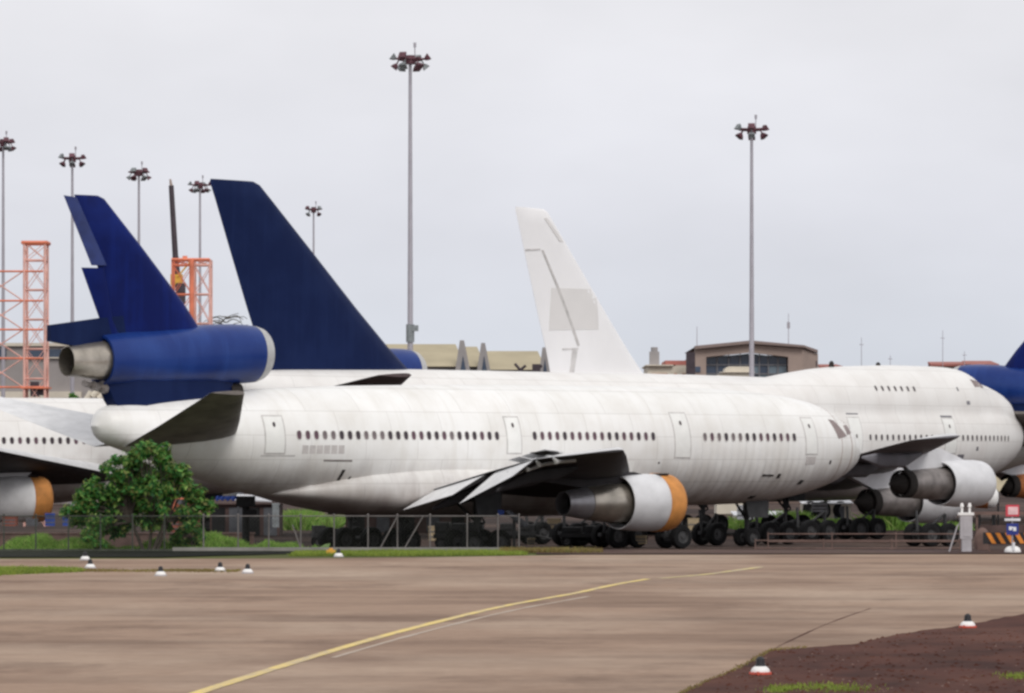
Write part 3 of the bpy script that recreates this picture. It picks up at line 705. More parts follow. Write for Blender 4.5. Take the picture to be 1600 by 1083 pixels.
# brown hall with the great window
Y0 = 430; b = thing('brown_hall', (X(1180, Y0), Y0, Z_AP), 0, 'brown stone hall with shallow pitched roofline and one wide dark glass front', 'building')
lx = lambda px: X(px, Y0)-b.location.x; lz = lambda py: Z(py, Y0)-Z_AP
m = MB()  # front wall with its opening, built as piers and a pitched lintel
m.prism([(lx(1083),0,0), (lx(1103),0,0), (lx(1103),0,lz(551)), (lx(1085),0,lz(549))], (0,1.2,0)); m.prism([(lx(1231),0,0), (lx(1254),0,0), (lx(1254),0,lz(545.5)), (lx(1231),0,lz(550))], (0,1.2,0))
m.prism([(lx(1103),0,lz(558)), (lx(1172),0,lz(551)), (lx(1231),0,lz(558)), (lx(1231),0,lz(543)), (lx(1172),0,lz(538)), (lx(1103),0,lz(545))], (0,1.2,0))
m.prism([(lx(1085),0,lz(549)+.003), (lx(1103)-.003,0,lz(551)+.003), (lx(1103)-.003,0,lz(545)), (lx(1087),0,lz(546))], (0,1.2,0))
m.build('wall', 'hall_stone', b, 0)
m = MB(); m.prism([(lx(1231)+.003,0,lz(550)+.003), (lx(1254),0,lz(545.5)+.003), (lx(1254),0,lz(544)), (lx(1231)+.003,0,lz(543))], (0,1.19,0)); m.prism([(lx(1254)+.003,0,0), (lx(1281),3,0), (lx(1281),3,lz(552)), (lx(1254)+.003,0,lz(545))], (0,1.0,0)); m.build('side_wall', 'hall_stone', b, 0)
m = MB(); m.prism([(lx(1085),-.4,lz(546)), (lx(1172),-.4,lz(537.5)), (lx(1256),-.4,lz(543.5)), (lx(1256),-.4,lz(540)), (lx(1172),-.4,lz(532.5)), (lx(1085),-.4,lz(541))], (0,1.9,0))
m.prism([(lx(1256)+.003,-.2,lz(543.5)), (lx(1280),2.6,lz(551)), (lx(1280),2.6,lz(546)), (lx(1256)+.003,-.2,lz(540))], (0,1.4,0)); m.build('fascia', 'hall_fascia', b, 0)
m = MB(); m.add([(lx(1085),.6,lz(542.5)), (lx(1172),.6,lz(534.5)), (lx(1256),.6,lz(541)), (lx(1281),3.5,lz(548)), (lx(1281),26,lz(548)), (lx(1172),26,lz(534.5)), (lx(1085),26,lz(542.5))], [(0,1,5,6), (1,2,3,4,5)]); m.build('roof', 'hall_fascia', b, 0)
block(b, 'back_wall', 'hall_stone', lx(1086), lx(1280), 4.2, 26, 0, lz(554))
gx = [1103, 1121, 1139, 1157, 1172, 1187, 1201, 1216, 1231]
topf = lambda px: 558-7*(px-1103)/69 if px < 1172 else 551+7*(px-1172)/59
for i in range(8):
    for j, (ya, yb) in enumerate(((None, 570), (570, 584), (584, 600))):
        ta, tb = (topf(gx[i]), topf(gx[i+1])) if ya is None else (ya, ya)
        m = MB(); m.prism([(lx(gx[i])+.08,.75,lz(yb)+.07), (lx(gx[i+1])-.08,.75,lz(yb)+.07), (lx(gx[i+1])-.08,.75,lz(tb)-.07), (lx(gx[i])+.08,.75,lz(ta)-.07)], (0,.06,0))
        m.build('glass_pane', 'hall_glass' if i < 4 or j == 0 or (i+j) % 3 == 0 else 'hall_glass_pale', b, 0)
m = MB()
for p in gx[1:-1]: m.box((lx(p), .62, (lz(topf(p))+lz(600))/2), (.12, .16, lz(topf(p))-lz(600)))
for q in (570, 584): m.box(((lx(1103)+lx(1231))/2, .60, lz(q)), (lx(1231)-lx(1103)-.01, .17, .10))
m.build('glazing_bars', 'glazing_bar', b, 0)
block(b, 'recess', 'boom_dark', lx(1256), lx(1279), 2.05, 2.4, lz(572), lz(563)); block(b, 'window', 'hall_glass', lx(1086), lx(1094), -.72, -.62, lz(582), lz(573))
m = MB(); m.box((0, 0, 1.2), (.5, .4, 1.0)); m.tube((0,0,-.5), (0,0,4.4), .06); m.box((0,0,4.2), (.5,.3,.6))
for px, py, k, lab in ((1232, 541, 1, 'thin radio aerial with a small box on top of the brown hall roof'), (1089, 541, .6, 'short thin aerial over the left corner of the brown hall')):
    m = MB(); m.tube((0,0,-.8), (0,0,3.6*k), .05, .03, 6); m.box((0,0,2.3*k), (.32,.2,.7*k)) if k == 1 else None; q = m.build('aerial', 'mast_steel', loc=(X(px,432), 432, Z(py,432))); tag(q, lab, 'aerial')
# low cream buildings left of it
Y0 = 400; b = thing('low_building', (X(1048, Y0), Y0, Z_AP), 0, 'low cream building with flat red roof between white tail fin and brown hall', 'building')
lx = lambda px: X(px, Y0)-b.location.x; lz = lambda py: Z(py, Y0)-Z_AP
block(b, 'wall', 'cream_wall', lx(1012), lx(1082), 0, 12, 0, lz(572)); block(b, 'parapet', 'cream_wall', lx(1009), lx(1052), -.5, 12.4, lz(572)+.003, lz(570))
block(b, 'roof', 'red_roof', lx(1040), lx(1077), 1, 11, lz(569.8), lz(563)); block(b, 'upper_wall', 'hall_stone', lx(1056), lx(1082), .8, .99, lz(580), lz(570))
for p0, p1 in ((1018, 1043), (1053, 1058), (1066, 1078)): block(b, 'window', 'rust_orange', lx(p0), lx(p1), -.1, .2, lz(586), lz(583.5))
m = MB(); m.box((0,0,.7), (1.0,.9,1.5)); m.tube((0,0,1.4), (0,0,1.9), .35); tag(m.build('water_tank', 'gable_grey', loc=(X(1023.5,400), 402, Z(571,400))), 'small grey blue tank standing on the cream building roof', 'tank')
m = MB(); m.box((0,0,-4), (.9,.8,10)); tag(m.build('chimney', 'boom_dark', loc=(X(1079,398), 398, Z(566,398))), 'dark square chimney stack at the left corner of the brown hall', 'chimney')
# cream superstructure in front of the great window
Y0 = 330; b = thing('cream_hut', (X(1148, Y0), Y0, Z_AP), 0, 'cream box shaped hut with a stepped left side in front of the dark glass front', 'hut')
lx = lambda px: X(px, Y0)-b.location.x; lz = lambda py: Z(py, Y0)-Z_AP
m = MB(); m.prism([(lx(1118),0,0), (lx(1176),0,0), (lx(1176),0,lz(575)), (lx(1171),0,lz(573.5)), (lx(1137),0,lz(573.5)), (lx(1132),0,lz(576)), (lx(1131),0,lz(581)), (lx(1120),0,lz(586))], (0,4,0)); m.build('wall', 'cream_wall', b, 30)
block(b, 'ledge', 'pale_band', lx(1121), lx(1177), -2.3, -2.003, lz(583), lz(582))
# red roofed sheds at right
for p0, p1, q0, q1, lab in ((1459, 1511, 565, 571, 'long flat red roof seen just over the jumbo cockpit, left half'), (1513, 1556, 563.5, 571, 'flat red roof over the jumbo nose, running up to the blue tail fin'), (1285, 1312, 569, 574, 'low red roof edge behind the start of the jumbo hump')):
    Y0 = 480; b = thing('red_roofed_shed', (X((p0+p1)/2, Y0), Y0, Z_AP), 0, lab, 'shed', 'red roofed sheds')
    a = X(p1, Y0)-b.location.x
    block(b, 'wall', 'hall_stone', -a, a, .5, 12, 0, Z(q1, Y0)-Z_AP)
    m = MB(); m.prism([(-a-.4, -.2, Z(q1, Y0)-Z_AP+.01), (a+.4, -.2, Z(q1, Y0)-Z_AP+.01), (a+.1, 6, Z(q0, Y0)-Z_AP), (-a-.1, 6, Z(q0, Y0)-Z_AP)], (0,0,.25)); m.box((0, 6.3, (Z(q0,Y0)-Z_AP)/2+3), (2*a, .3, Z(q0, Y0)-Z_AP-6)); m.build('roof', 'red_roof', b, 0)
for px, y0, y1, lab in ((1346, 528, 572, 'faint thin aerial mast right of the brown hall'), (1473, 517, 566, 'tall faint aerial mast above the red roofed shed'), (1391, 556, 572, 'short faint aerial between the two taller aerial masts'), (1507, 550, 566, 'short faint aerial standing on the red roof')):
    m = MB(); zt, zb = Z(y0, 480), Z(y1+12, 480); m.tube((0,0,0), (0,0,zt-zb), .045, .03, 6); m.tube((-.25,0,(zt-zb)*.8), (.25,0,(zt-zb)*.8), .04, .04, 5)
    tag(m.build('aerial', 'mast_steel', loc=(X(px,478), 478, zb)), lab, 'aerial')

# ------------------------------------------------------------------ LIGHT MASTS
def light_mast(px, py, Y, rot, lab, arms=3, k=1.0, rod=True, collar=None):
    base = at(px, 715, Y); top = Z(py, Y)-Z_AP
    r = thing('light_mast', (base.x, Y, Z_AP), 0, lab, 'light mast', 'apron light masts')
    m = MB(); m.tube((0,0,0), (0,0,top*.55), .23*k, .165*k, 12); m.tube((0,0,top*.55), (0,0,top+.1), .16*k, .105*k, 12); m.tube((0,0,0), (0,0,.5), .5*k, .4*k, 12); m.build('pole', 'mast_steel', r)
    m = MB(); n = 18; R_ = .72*k
    pts = [(R_*math.cos(2*math.pi*i/n), R_*math.sin(2*math.pi*i/n), top-.05) for i in range(n)]
    for i in range(n): m.tube(pts[i], pts[(i+1) % n], .07*k, n=6, caps=False)
    for i in range(arms):
        a = rot+math.pi*i/arms; m.tube((-1.05*k*math.cos(a), -1.05*k*math.sin(a), top), (1.05*k*math.cos(a), 1.05*k*math.sin(a), top), .08*k, n=6)
    m.tube((0,0,top-.35), (0,0,top+.22), .34*k, .3*k, 12); m.build('head_frame', 'lamp_maroon', r)
    for i in range(2*arms):
        a = rot+math.pi*i/arms; d = Vector((math.cos(a), math.sin(a), 0)); sd = Vector((-d.y, d.x, 0))
        for lv, (zz, tilt, out_) in enumerate(((top+.10, R(-38), 1.12), (top-.52, R(52), 1.0))):
            if (i+lv) % 3 == 2 and lv == 0 and arms > 2: continue
            c = d*(out_*k)+Vector((0,0,zz)); nrm = (d*math.cos(tilt)-Vector((0,0,math.sin(tilt)))).normalized(); upv = sd.cross(nrm)
            m = MB(); ring = lambda w_, h, t: [tuple(c+sd*(sx*w_)+upv*(sy*h)+nrm*t) for sx, sy in ((-1,-1),(1,-1),(1,1),(-1,1))]
            m.rings([ring(.12*k,.09*k,-.2*k), ring(.2*k,.17*k,-.05*k), ring(.25*k,.23*k,.12*k)], 0); m.tube(c-nrm*.15, d*(.7*k)+Vector((0,0,top)), .05*k, n=5)
            m.build('floodlight', 'lamp_maroon' if (i+lv) % 2 == 0 else 'lamp_grey', r, 0)
    if rod: m = MB(); m.tube((.3*k,0,top), (.3*k,0,top+.95*k), .035); m.tube((.3*k,0,top+.75*k), (.3*k,0,top+1.05*k), .09*k, n=6); m.build('lightning_rod', 'mast_steel', r)
    if collar:
        zc = Z(collar, Y)-Z_AP; m = MB(); m.box((.32, -.1, zc), (.42, .3, .38)); m.tube((0,0,zc-.9), (0,0,zc+.25), .27, .27, 10); m.build('winch_box', 'lamp_grey', r)
    return r
light_mast(641, 92, 255, .1, 'tallest grey light mast, in the middle between the dark blue and white fins', 3, 1.0, True, 513)
light_mast(1174.5, 202, 300, .45, 'grey light mast in front of the brown hall at right', 3, 1.05)
light_mast(5, 222, 316, .9, 'light mast cut by the left edge of the picture', 3, .85)
light_mast(113, 247, 331, .6, 'light mast directly behind the tail fin of the front tri-jet, left of its tip', 3, .92)
light_mast(217, 269, 348, 1.2, 'second slim light mast, right of the front tri-jet fin tip', 3, .9)
light_mast(312.5, 289, 364, .3, 'slim light mast touching the tip of the dark blue jumbo fin', 3, .85)
light_mast(490, 327, 400, .8, 'smallest light mast, right of the dark blue jumbo fin', 2, .78)

# ------------------------------------------------------------------ LATTICE TOWERS and crane boom
def lattice(parent, x0, x1, y0, y1, z0, z1, step, mat, rc=.10, rb=.045):
    m = MB()
    for x in (x0, x1):
        for y in (y0, y1): m.tube((x,y,z0), (x,y,z1), rc, n=6)
    m.build('post', mat, parent); z = z0; m = MB()
    while z < z1-.01:
        zn = min(z+step, z1)
        for (xa, ya, xb, yb) in ((x0,y0,x1,y0),(x1,y0,x1,y1),(x1,y1,x0,y1),(x0,y1,x0,y0)):
            m.tube((xa,ya,zn), (xb,yb,zn), rb*1.3, n=5); m.tube((xa,ya,z), (xb,yb,zn), rb*.6, n=4); m.tube((xb,yb,z), (xa,ya,zn), rb*.6, n=4)
        z = zn
    m.build('bracing', mat, parent)
Y0 = 268; t = thing('lattice_tower', (X(55, Y0), Y0, Z_AP), 0, 'tall orange lattice tower joined to a side frame, behind the left airliner', 'lattice tower')
z_ = lambda py: Z(py, Y0)-Z_AP
xl, xr = X(36, Y0)-t.location.x, X(72, Y0)-t.location.x
lattice(t, xl+.08, xr-.08, 0, 1.6, 0, z_(379), 2.02, 'lattice_faded', .085, .042)
m = MB()
for y_ in (0, 1.6): m.tube((xl-.1, y_, z_(379)), (xr+.1, y_, z_(379)), .14, n=6)
for x_ in (xl, xr): m.tube((x_, -.1, z_(379)), (x_, 1.7, z_(379)), .14, n=6)
m.build('top_ring', 'lattice_orange', t)
m = MB()
for q in (424, 470, 515, 560, 605): m.tube((X(-40,Y0)-t.location.x, 0, z_(q)), (xr-.2, 0, z_(q)), .075, n=6)
m.build('cross_rail', 'lattice_orange', t)
m = MB(); m.tube((X(-38,Y0)-t.location.x, 0, 0), (X(-38,Y0)-t.location.x, 0, z_(424)), .1, n=6)
for qa, qb in ((424,470),(470,515),(515,560),(560,605)):
    a, c = X(-36,Y0)-t.location.x, xl; mid = X(2,Y0)-t.location.x
    m.tube((c, 0, z_(qa)), (mid, 0, z_((qa+qb)/2)), .045, n=4); m.tube((c, 0, z_(qb)), (mid, 0, z_((qa+qb)/2)), .045, n=4); m.tube((a, 0, z_(qa)), (mid, 0, z_((qa+qb)/2)), .045, n=4); m.tube((a, 0, z_(qb)), (mid, 0, z_((qa+qb)/2)), .045, n=4)
m.build('side_frame', 'lattice_faded', t)
m = MB(); m.box((xl+.75, .4, z_(608)), (.55, .6, 1.0)); m.box((xl+1.1, .5, z_(612)), (.5,.5,.5)); m.build('winch', 'boom_dark', t)
m = MB(); m.box(((xl+xr)/2, .8, z_(606)), (1.9, 1.9, .12)); m.build('platform', 'lattice_orange', t)
t = thing('lattice_tower', (X(298, 262), 262, Z_AP), 0, 'orange lattice frame with a thick middle post, between the blue tail fins', 'lattice tower'); Y0 = 262
x0, x1, x2 = X(268,Y0)-t.location.x, X(299,Y0)-t.location.x, X(328,Y0)-t.location.x
lattice(t, x0+.05, x1, 0, 1.4, 0, z_(406), 1.95, 'lattice_orange', .065, .04); lattice(t, x1+.15, x2, 0, 1.4, 0, z_(406), 1.95, 'lattice_faded', .075, .045)
m = MB(); m.tube((x1+.03, -.15, 0), (x1+.03, -.15, z_(405)), .16, n=8); m.build('post', 'lattice_orange', t)
m = MB(); m.tube((x0, -.1, z_(405.5)), (x2, -.1, z_(405.5)), .10, n=6); m.box((X(289,Y0)-t.location.x, 0, z_(403.5)), (.3,.3,.3)); m.build('top_ring', 'lattice_orange', t)
Y0 = 300; t = thing('mobile_crane', (X(292, Y0), Y0, Z_AP), 0, 'dark slender crane boom leaning slightly, pointing up behind the tail of the front tri-jet', 'crane')
q = lambda px, py: (X(px,Y0)-t.location.x, 0, Z(py,Y0)-Z_AP)
m = MB(); m.tube(q(292, 610), q(281, 470), .42, .34, 10); m.tube(q(281, 470), q(274, 400), .26, .24, 10); m.tube(q(274, 400), q(267.5, 290), .23, .2, 10); m.build('boom', 'boom_dark', t)
m = MB(); m.tube(q(267.5, 290), q(266, 280), .12, .07, 8); m.build('boom_tip', 'hall_stone', t)
m = MB(); a = q(276, 437); m.box(a, (.9, .7, .8)); m.tube((a[0]+.1, -.4, a[2]+.2), (a[0]+1.3, -.4, a[2]+1.6), .07, n=6); m.build('boom_head', 'yellow_steel', t)
m = MB(); a = q(281, 452); m.box((a[0]+.1, -.3, a[2]), (.7, .5, .9)); a = q(285, 466); m.box((a[0], -.3, a[2]), (.5,.5,.8)); m.build('sheave', 'boom_dark', t)
m = MB(); m.box((.5, 0, 1.5), (7.5, 2.6, 1.0)); m.box((3.2, 0, 2.5), (1.8, 2.3, 1.4)); m.build('carrier', 'cart_grey', t)
for i in range(4): 
    for s_ in (-1, 1): link('wheel', WHEEL, t, (-2.4+i*1.7, s_*1.1, .62))
# dead branches beside the lattice frame
t = thing('bare_tree', (X(352, 285), 285, Z_AP), 0, 'bare curling branches showing just over the tail engine of the front tri-jet', 'tree')
m = MB(); m.tube((0,0,0), (0,0,9), .35, .22, 8); m.tube((0,0,9), (-.1,0,14.2), .22, .1, 8); m.build('trunk', 'dead_wood', t)
rb = random.Random(5); m = MB()
for i in range(26):
    p = Vector((rb.uniform(-.3,.3), rb.uniform(-.3,.3), rb.uniform(13.0, 14.9))); d = Vector((rb.choice((-1,1))*rb.uniform(.5,1.2), rb.uniform(-.5,.5), rb.uniform(0,.7))).normalized(); r_ = .055
    for k in range(6):
        n_ = p+d*rb.uniform(.18,.34); m.tube(p, n_, r_, r_*.85, 5); p = n_; r_ *= .85; d = (d+Vector((rb.uniform(-.5,.5), rb.uniform(-.3,.3), rb.uniform(-.75,.35)))).normalized()
m.build('branches', 'dead_wood', t)

# ------------------------------------------------------------------ THE AIRCRAFT
# 1. front white tri-jet with the blue tail engine
TH = R(40); root = thing('tri_jet_airliner', (18.49, 212.2, Z_AP), TH, 'large white tri-jet parked nearest, blue tail engine and fin, orange covered wing engine', 'airliner')
trijet(root, ('deep_blue_paint', 'blue_paint', 'white_paint'), ('grey', 'bare_metal', 'grey_metal', 'orange_cover', 'wing_shaded_grey'))
win_row(TJ, root, 39.41, 27.59, 26, 5.76); win_row(TJ, root, 25.17, 17.31, 17, 5.77); win_row(TJ, root, 13.74, 7.28, 14, 5.76)
door(TJ, root, 40.7, 4.92, 6.62, .98); door(TJ, root, 26.5, 4.93, 6.66, .85); door(TJ, root, 15.3, 4.72, 6.94, 1.02); door(TJ, root, 5.95, 4.9, 6.75, .85)
m = MB(); TJ.patch([(3.55,5.70),(2.62,5.84),(3.5,6.66),(3.98,6.72)], m, .02, 6, 6)
c = m.build('cockpit_window', 'screen_cover', root)
m = MB(); TJ.patch([(2.50,5.9),(1.8,6.0),(1.75,6.45),(2.55,6.4)], m, .02, 4, 4); m.build('cockpit_window', 'screen_cover', root)
for sa, sb, ep in ((2.02, 2.10, .007), (3.2, 3.24, .005)):
    m = MB(); m.rings([TJ.ring(q, 72, lambda s, a, e=e_: e) for q, e_ in ((sa-.01, -.02), (sa, ep), (sb, ep), (sb+.01, -.02))], 0, False, False); m.build('skin_seam', 'seam_brown', root)
m = MB()                                                              # painted-out registration, only ghosts of the strokes left
x0 = 39.25
for i in range(6):
    a = x0-i*.40
    TJ.patch([(a, 4.88), (a-.34, 4.88), (a-.34, 5.28), (a, 5.28)], m, .004, 2, 2)
m.build('painted_out_registration', 'ghost_letters', root)
m = MB(); TJ.patch([(38.0,4.52),(36.4,4.5),(36.4,4.58),(38.0,4.60)], m, .008, 6, 1); m.build('scuff_mark', 'stab_grey', root)
for cs in ([(36.95,3.62),(36.78,3.62),(36.66,4.12),(36.84,4.12)], [(36.42,3.55),(36.3,3.55),(36.2,3.8),(36.3,3.8)], [(9.3,3.72),(8.5,3.72),(8.5,3.8),(9.3,3.82)], [(8.2,3.62),(8.0,3.62),(7.95,3.85),(8.15,3.85)], [(6.3,3.28),(6.0,3.3),(5.9,3.5),(6.15,3.52)], [(4.3,4.35),(4.15,4.35),(4.15,4.55),(4.3,4.55)], [(16.9,4.38),(16.8,4.38),(16.8,4.48),(16.9,4.48)], [(9.2,2.55),(8.8,2.55),(8.75,2.7),(9.15,2.7)], [(45.6,6.15),(45.45,6.15),(45.45,6.4),(45.6,6.4)]):
    m = MB(); TJ.patch(cs, m, .01, 2, 2); m.build('access_port', 'soot', root)
for (s0, s1, z0, z1) in ((5.55, 6.3, 4.35, 4.75), (39.6, 41.4, 4.75, 4.82), (18.5, 21.0, 3.95, 4.5)):
    m = MB(); TJ.patch([(s1,z0),(s0,z0),(s0,z1),(s1,z1)], m, .006, 6, 3); m.build('access_panel', 'door_gap' if z1-z0 < .1 else 'ghost_letters' if s0 < 10 else 'door_white', root)

# 2. jumbo behind it
JB = Body(
 [(0,6.22),(.05,6.45),(.36,6.95),(1.2,7.6),(2.9,8.3),(5,8.8),(8,9.02),(22,9.1),(28,9.5),(34,9.7),(45,9.75),(58,9.72),(65,9.61),(70,9.45),(71.5,9.3),(71.9,9.05),(72,8.75)],
 [(0,6.18),(.05,5.9),(.4,5.3),(1.2,4.6),(3,3.75),(5.5,3.05),(8,2.65),(12,2.5),(49,2.5),(54,3.0),(60,4.7),(67,6.9),(71,8.0),(71.9,8.4),(72,8.65)],
 [(0,.02),(.05,.35),(.4,.75),(1.2,1.35),(3,2.15),(5.5,2.85),(8,3.22),(11,3.4),(49,3.4),(55,3.15),(61,2.35),(67,1.35),(71,.6),(71.9,.3),(72,.1)])
_ht = pchip([(.9,7.5),(1.6,8.15),(2.89,9.02),(4.31,9.49),(5.73,9.83),(7.13,10.5),(8.0,10.63),(9.2,10.69),(13.3,10.71),(17,10.62),(20.6,10.46),(24.4,10.03),(26.95,9.66),(30,9.45)])
_hw = pchip([(.9,.5),(2.9,1.75),(5.7,2.35),(9,2.75),(24,2.9),(30,3.0)]); _hc = pchip([(.9,6.9),(3,7.5),(6,7.75),(30,7.75)])
JB.hump = lambda s: (_hc(s), _ht(s)-_hc(s), _hw(s)) if .9 <= s <= 30 else None
J_ROWS = [(9.4,57.9,69.3,1.0),(9.86,58.5,69.45,1.0),(10.96,59.95,69.85,.95),(13.06,62.42,70.75,.85),(16.03,65.74,71.95,.7),(18.8,68.85,73.05,.5),(19.6,69.75,73.4,.4),(19.78,70.2,73.35,.2)]
def jumbo(root, fus, fin, full=True):
    ss = sorted([0,.03,.08,.16,.3,.5,.75,.9,1.1,1.35,1.7,2.1,2.6,3.2,3.8,4.5,5.2,5.8,6.3,6.8,7.2,7.7,8.3,9]+srange(10, 71, .75)+[71.4,71.7,71.85,71.95,72]) if full else srange(40, 71, 1)+[71.5,71.8,71.95,72]
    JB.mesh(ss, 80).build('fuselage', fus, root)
    m = MB(); foil(m, [((-a, 0, z), (-a-(b_-a)*.68, 0, z), t*1.1, (0,1,0)) for z, a, b_, t in J_ROWS], sym=True); 
    m = MB(); foil(m, [((-a, 0, z), (-b_, 0, z), t, (0,1,0)) for z, a, b_, t in J_ROWS], sym=True); m.build('fin', fin, root)
    for sd in (1, -1):
        m = MB(); foil(m, [((-61.8, -sd*1.2, 7.6), (-71.2, -sd*1.0, 7.5), .9, (0,0,1)), ((-69.2, -sd*11.2, 9.05), (-71.7, -sd*11.2, 9.02), .22, (0,0,1))], 0, 1)
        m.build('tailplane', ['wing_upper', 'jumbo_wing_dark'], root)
    if not full: return
    zz = pchip([(2.8,3.3),(6,3.6),(12.5,4.15),(22,5.0),(31,5.75)]); le = lambda o: 20+(o-3.3)*.996; te = pchip([(2.8,35.5),(12.5,38.8),(31,51.6)])
    m = MB(); foil(m, [((-le(o), -o, zz(o)+.1), (-te(o), -o, zz(o)-.1), t, (0,0,1)) for o, t in ((2.8,1.9),(6,1.6),(9,1.4),(12.5,1.15),(17,.95),(22,.75),(27,.55),(30.6,.4),(31.1,.1))], 0, 1)
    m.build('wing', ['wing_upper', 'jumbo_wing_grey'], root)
    for o in (8, 14.5, 18.5, 25):
        m = MB(); m.rings([[(-s, -o+r*math.sin(a*math.pi/4), z+r*1.6*math.cos(a*math.pi/4)) for a in range(8)] for s, z, r in ((te(o)-4, zz(o)-.35, .06), (te(o)-2.4, zz(o)-.7, .26), (te(o)-.2, zz(o)-.7, .26), (te(o)+1.3, zz(o)-.55, .04))])
        m.build('flap_track_fairing', 'jumbo_wing_grey', root)
    m = MB(); rr = []
    for s, h, w_, zc in ((15,.05,.4,3.2),(17,.9,3.0,3.25),(20,1.35,3.65,3.3),(34,1.4,3.75,3.3),(41,1.1,3.4,3.2),(44,.1,1.5,3.0)):
        rr.append([(-s, w_*math.copysign(abs(math.sin(2*math.pi*i/36))**.7, math.sin(2*math.pi*i/36)), zc+h*math.copysign(abs(math.cos(2*math.pi*i/36))**.8, math.cos(2*math.pi*i/36))) for i in range(36)])
    m.rings(rr); m.build('wing_root_fairing', fus, root)
    wing_engine(root, 22.3, 3.22, 34.2, 38.0, 41.0, 42.6, 1.34, ('grey', 'dull_metal', 'soot', None, 'cowl_grey'), (38.0, 42.4, 4.95), True)
    wing_engine(root, 12.3, 2.05, 24.2, 28.0, 31.4, 33.2, 1.34, ('grey', 'dull_metal', 'soot', None, 'cowl_grey'), (28.5, 35.0, 4.0), True)
    for s, o in ((31.6, 5.8), (31.6, -5.8), (35.0, 2.1), (35.0, -2.1)): landing_gear(root, s, o, 3.2, 4)
    landing_gear(root, 8.6, 0, 3.0, 1, .6, WHEEL_N, .45)
J_TH = R(46.5); root = thing('jumbo_airliner', (34.19, 265.7, Z_AP), J_TH, 'white jumbo with humped upper deck and tall dark blue fin, behind the front tri-jet', 'airliner')
jumbo(root, 'jumbo_paint', 'navy_paint')
win_row(JB, root, 10.6, 4.7, 12, 5.98, WIN_S, -.02); win_row(JB, root, 20.3, 13.9, 12, 5.98, WIN_S); win_row(JB, root, 45, 23.2, 40, 5.98, WIN_S)
win_row(JB, root, 18.6, 14.65, 7, 9.12, WIN_S)
door(JB, root, 11.9, 5.0, 7.2, 1.15); door(JB, root, 21.7, 5.0, 7.2, 1.15, z_win=6.05)
for cs in ([(22.2,7.42),(21.0,7.42),(21.0,7.5),(22.2,7.5)], [(12.5,7.3),(11.3,7.3),(11.3,7.42),(12.5,7.42)], [(9.3,8.16),(8.95,8.16),(8.95,8.4),(9.3,8.4)], [(9.0,5.15),(8.75,5.15),(8.75,5.4),(9.0,5.4)], [(11.0,4.6),(10.3,4.6),(10.3,4.9),(11.0,4.9)], [(10.0,9.05),(9.85,9.05),(9.85,9.3),(10.0,9.3)]):
    m = MB(); JB.patch(cs, m, .01, 3, 2); m.build('access_port', 'jumbo_wing_grey', root)
for cs in ([(7.75,9.35),(7.1,9.35),(6.95,9.75),(7.75,9.85)], [(6.95,9.3),(6.35,9.3),(6.2,9.62),(6.85,9.73)]):
    m = MB(); JB.patch(cs, m, .015, 3, 3); m.build('cockpit_window', 'screen_cover', root)
for s in (15.2, 20.0):
    m = MB(); m.tube((-s, 0, 10.4), (-s, 0, 10.78), .2, .15, 10); m.tube((-s, 0, 10.78), (-s, 0, 10.88), .15, .05, 10); m.build('beacon', 'soot', root)

# 3. second tri-jet behind the jumbo: its blue tail engine shows past the dark blue fin
th = R(43); k = 1.03; root = thing('tri_jet_airliner', nose_pos(39.72, Z_AP, 648, 240, th, k), th, 'mostly hidden tri-jet, its blue tail engine lip showing at the foot of the dark fin', 'airliner', k=k)
trijet(root, ('navy_paint', 'blue_paint', 'white_paint'), False, False, False)
# 4. jumbo with the all-white fin
th = R(57); k = 1.11; np_ = nose_pos(73.45, Z_AP, 804.5, 270, th, k); root = thing('jumbo_airliner', np_, th, 'jumbo with an all white tail fin marked by a darker square patch, behind the others', 'airliner', k=k)
jumbo(root, 'jumbo_paint', 'pale_fin_paint', False)
def wf(px, py):
    q = (px-800)/F; c, s_ = math.cos(th), math.sin(th); s = (np_.x-q*np_.y)/(c-q*s_); Y = np_.y-s_*s; return s/k, (Z(py, Y)-Z_AP)/k
def fin_y(s, z):
    for (z0,a0,b0,t0),(z1,a1,b1,t1) in zip(J_ROWS, J_ROWS[1:]):
        if z0 <= z <= z1:
            u = (z-z0)/(z1-z0); a, b_, t = a0+(a1-a0)*u, b0+(b1-b0)*u, t0+(t1-t0)*u; c = min(1, max(0, (s-a)/(b_-a)))
            for (c0,h0),(c1,h1) in zip(AF[:9], AF[1:10]):
                if c0 <= c <= c1: return t*(h0+(h1-h0)*(c-c0)/max(1e-6,c1-c0))
    return .2
def fin_patch(name, mat, corners, eps=.02, n=8):
    c = [wf(*p) for p in corners]; m = MB(); P = []
    for lay in (eps, -.04):
        for j in range(n+1):
            for i in range(n+1):
                u, v = i/n, j/n; s = (c[0][0]*(1-u)+c[1][0]*u)*(1-v)+(c[3][0]*(1-u)+c[2][0]*u)*v; z = (c[0][1]*(1-u)+c[1][1]*u)*(1-v)+(c[3][1]*(1-u)+c[2][1]*u)*v
                P.append((-s, -(fin_y(s, z)+lay), z))
    W = n+1; NN = W*W; fs = [(j*W+i, j*W+i+1, (j+1)*W+i+1, (j+1)*W+i) for j in range(n) for i in range(n)]
    edge = [i for i in range(W)]+[j*W+n for j in range(1,W)]+[n*W+i for i in range(n-1,-1,-1)]+[j*W for j in range(n-1,0,-1)]
    fs += [(edge[q], edge[q]+NN, edge[(q+1)%len(edge)]+NN, edge[(q+1)%len(edge)]) for q in range(len(edge))]
    m.add(P, fs); m.build(name, mat, root)
fin_patch('painted_over_patch', 'fin_patch', [(856,516),(926,515),(924,452),(857,450)])
simple('fin_line', (.60,.58,.575), .6)
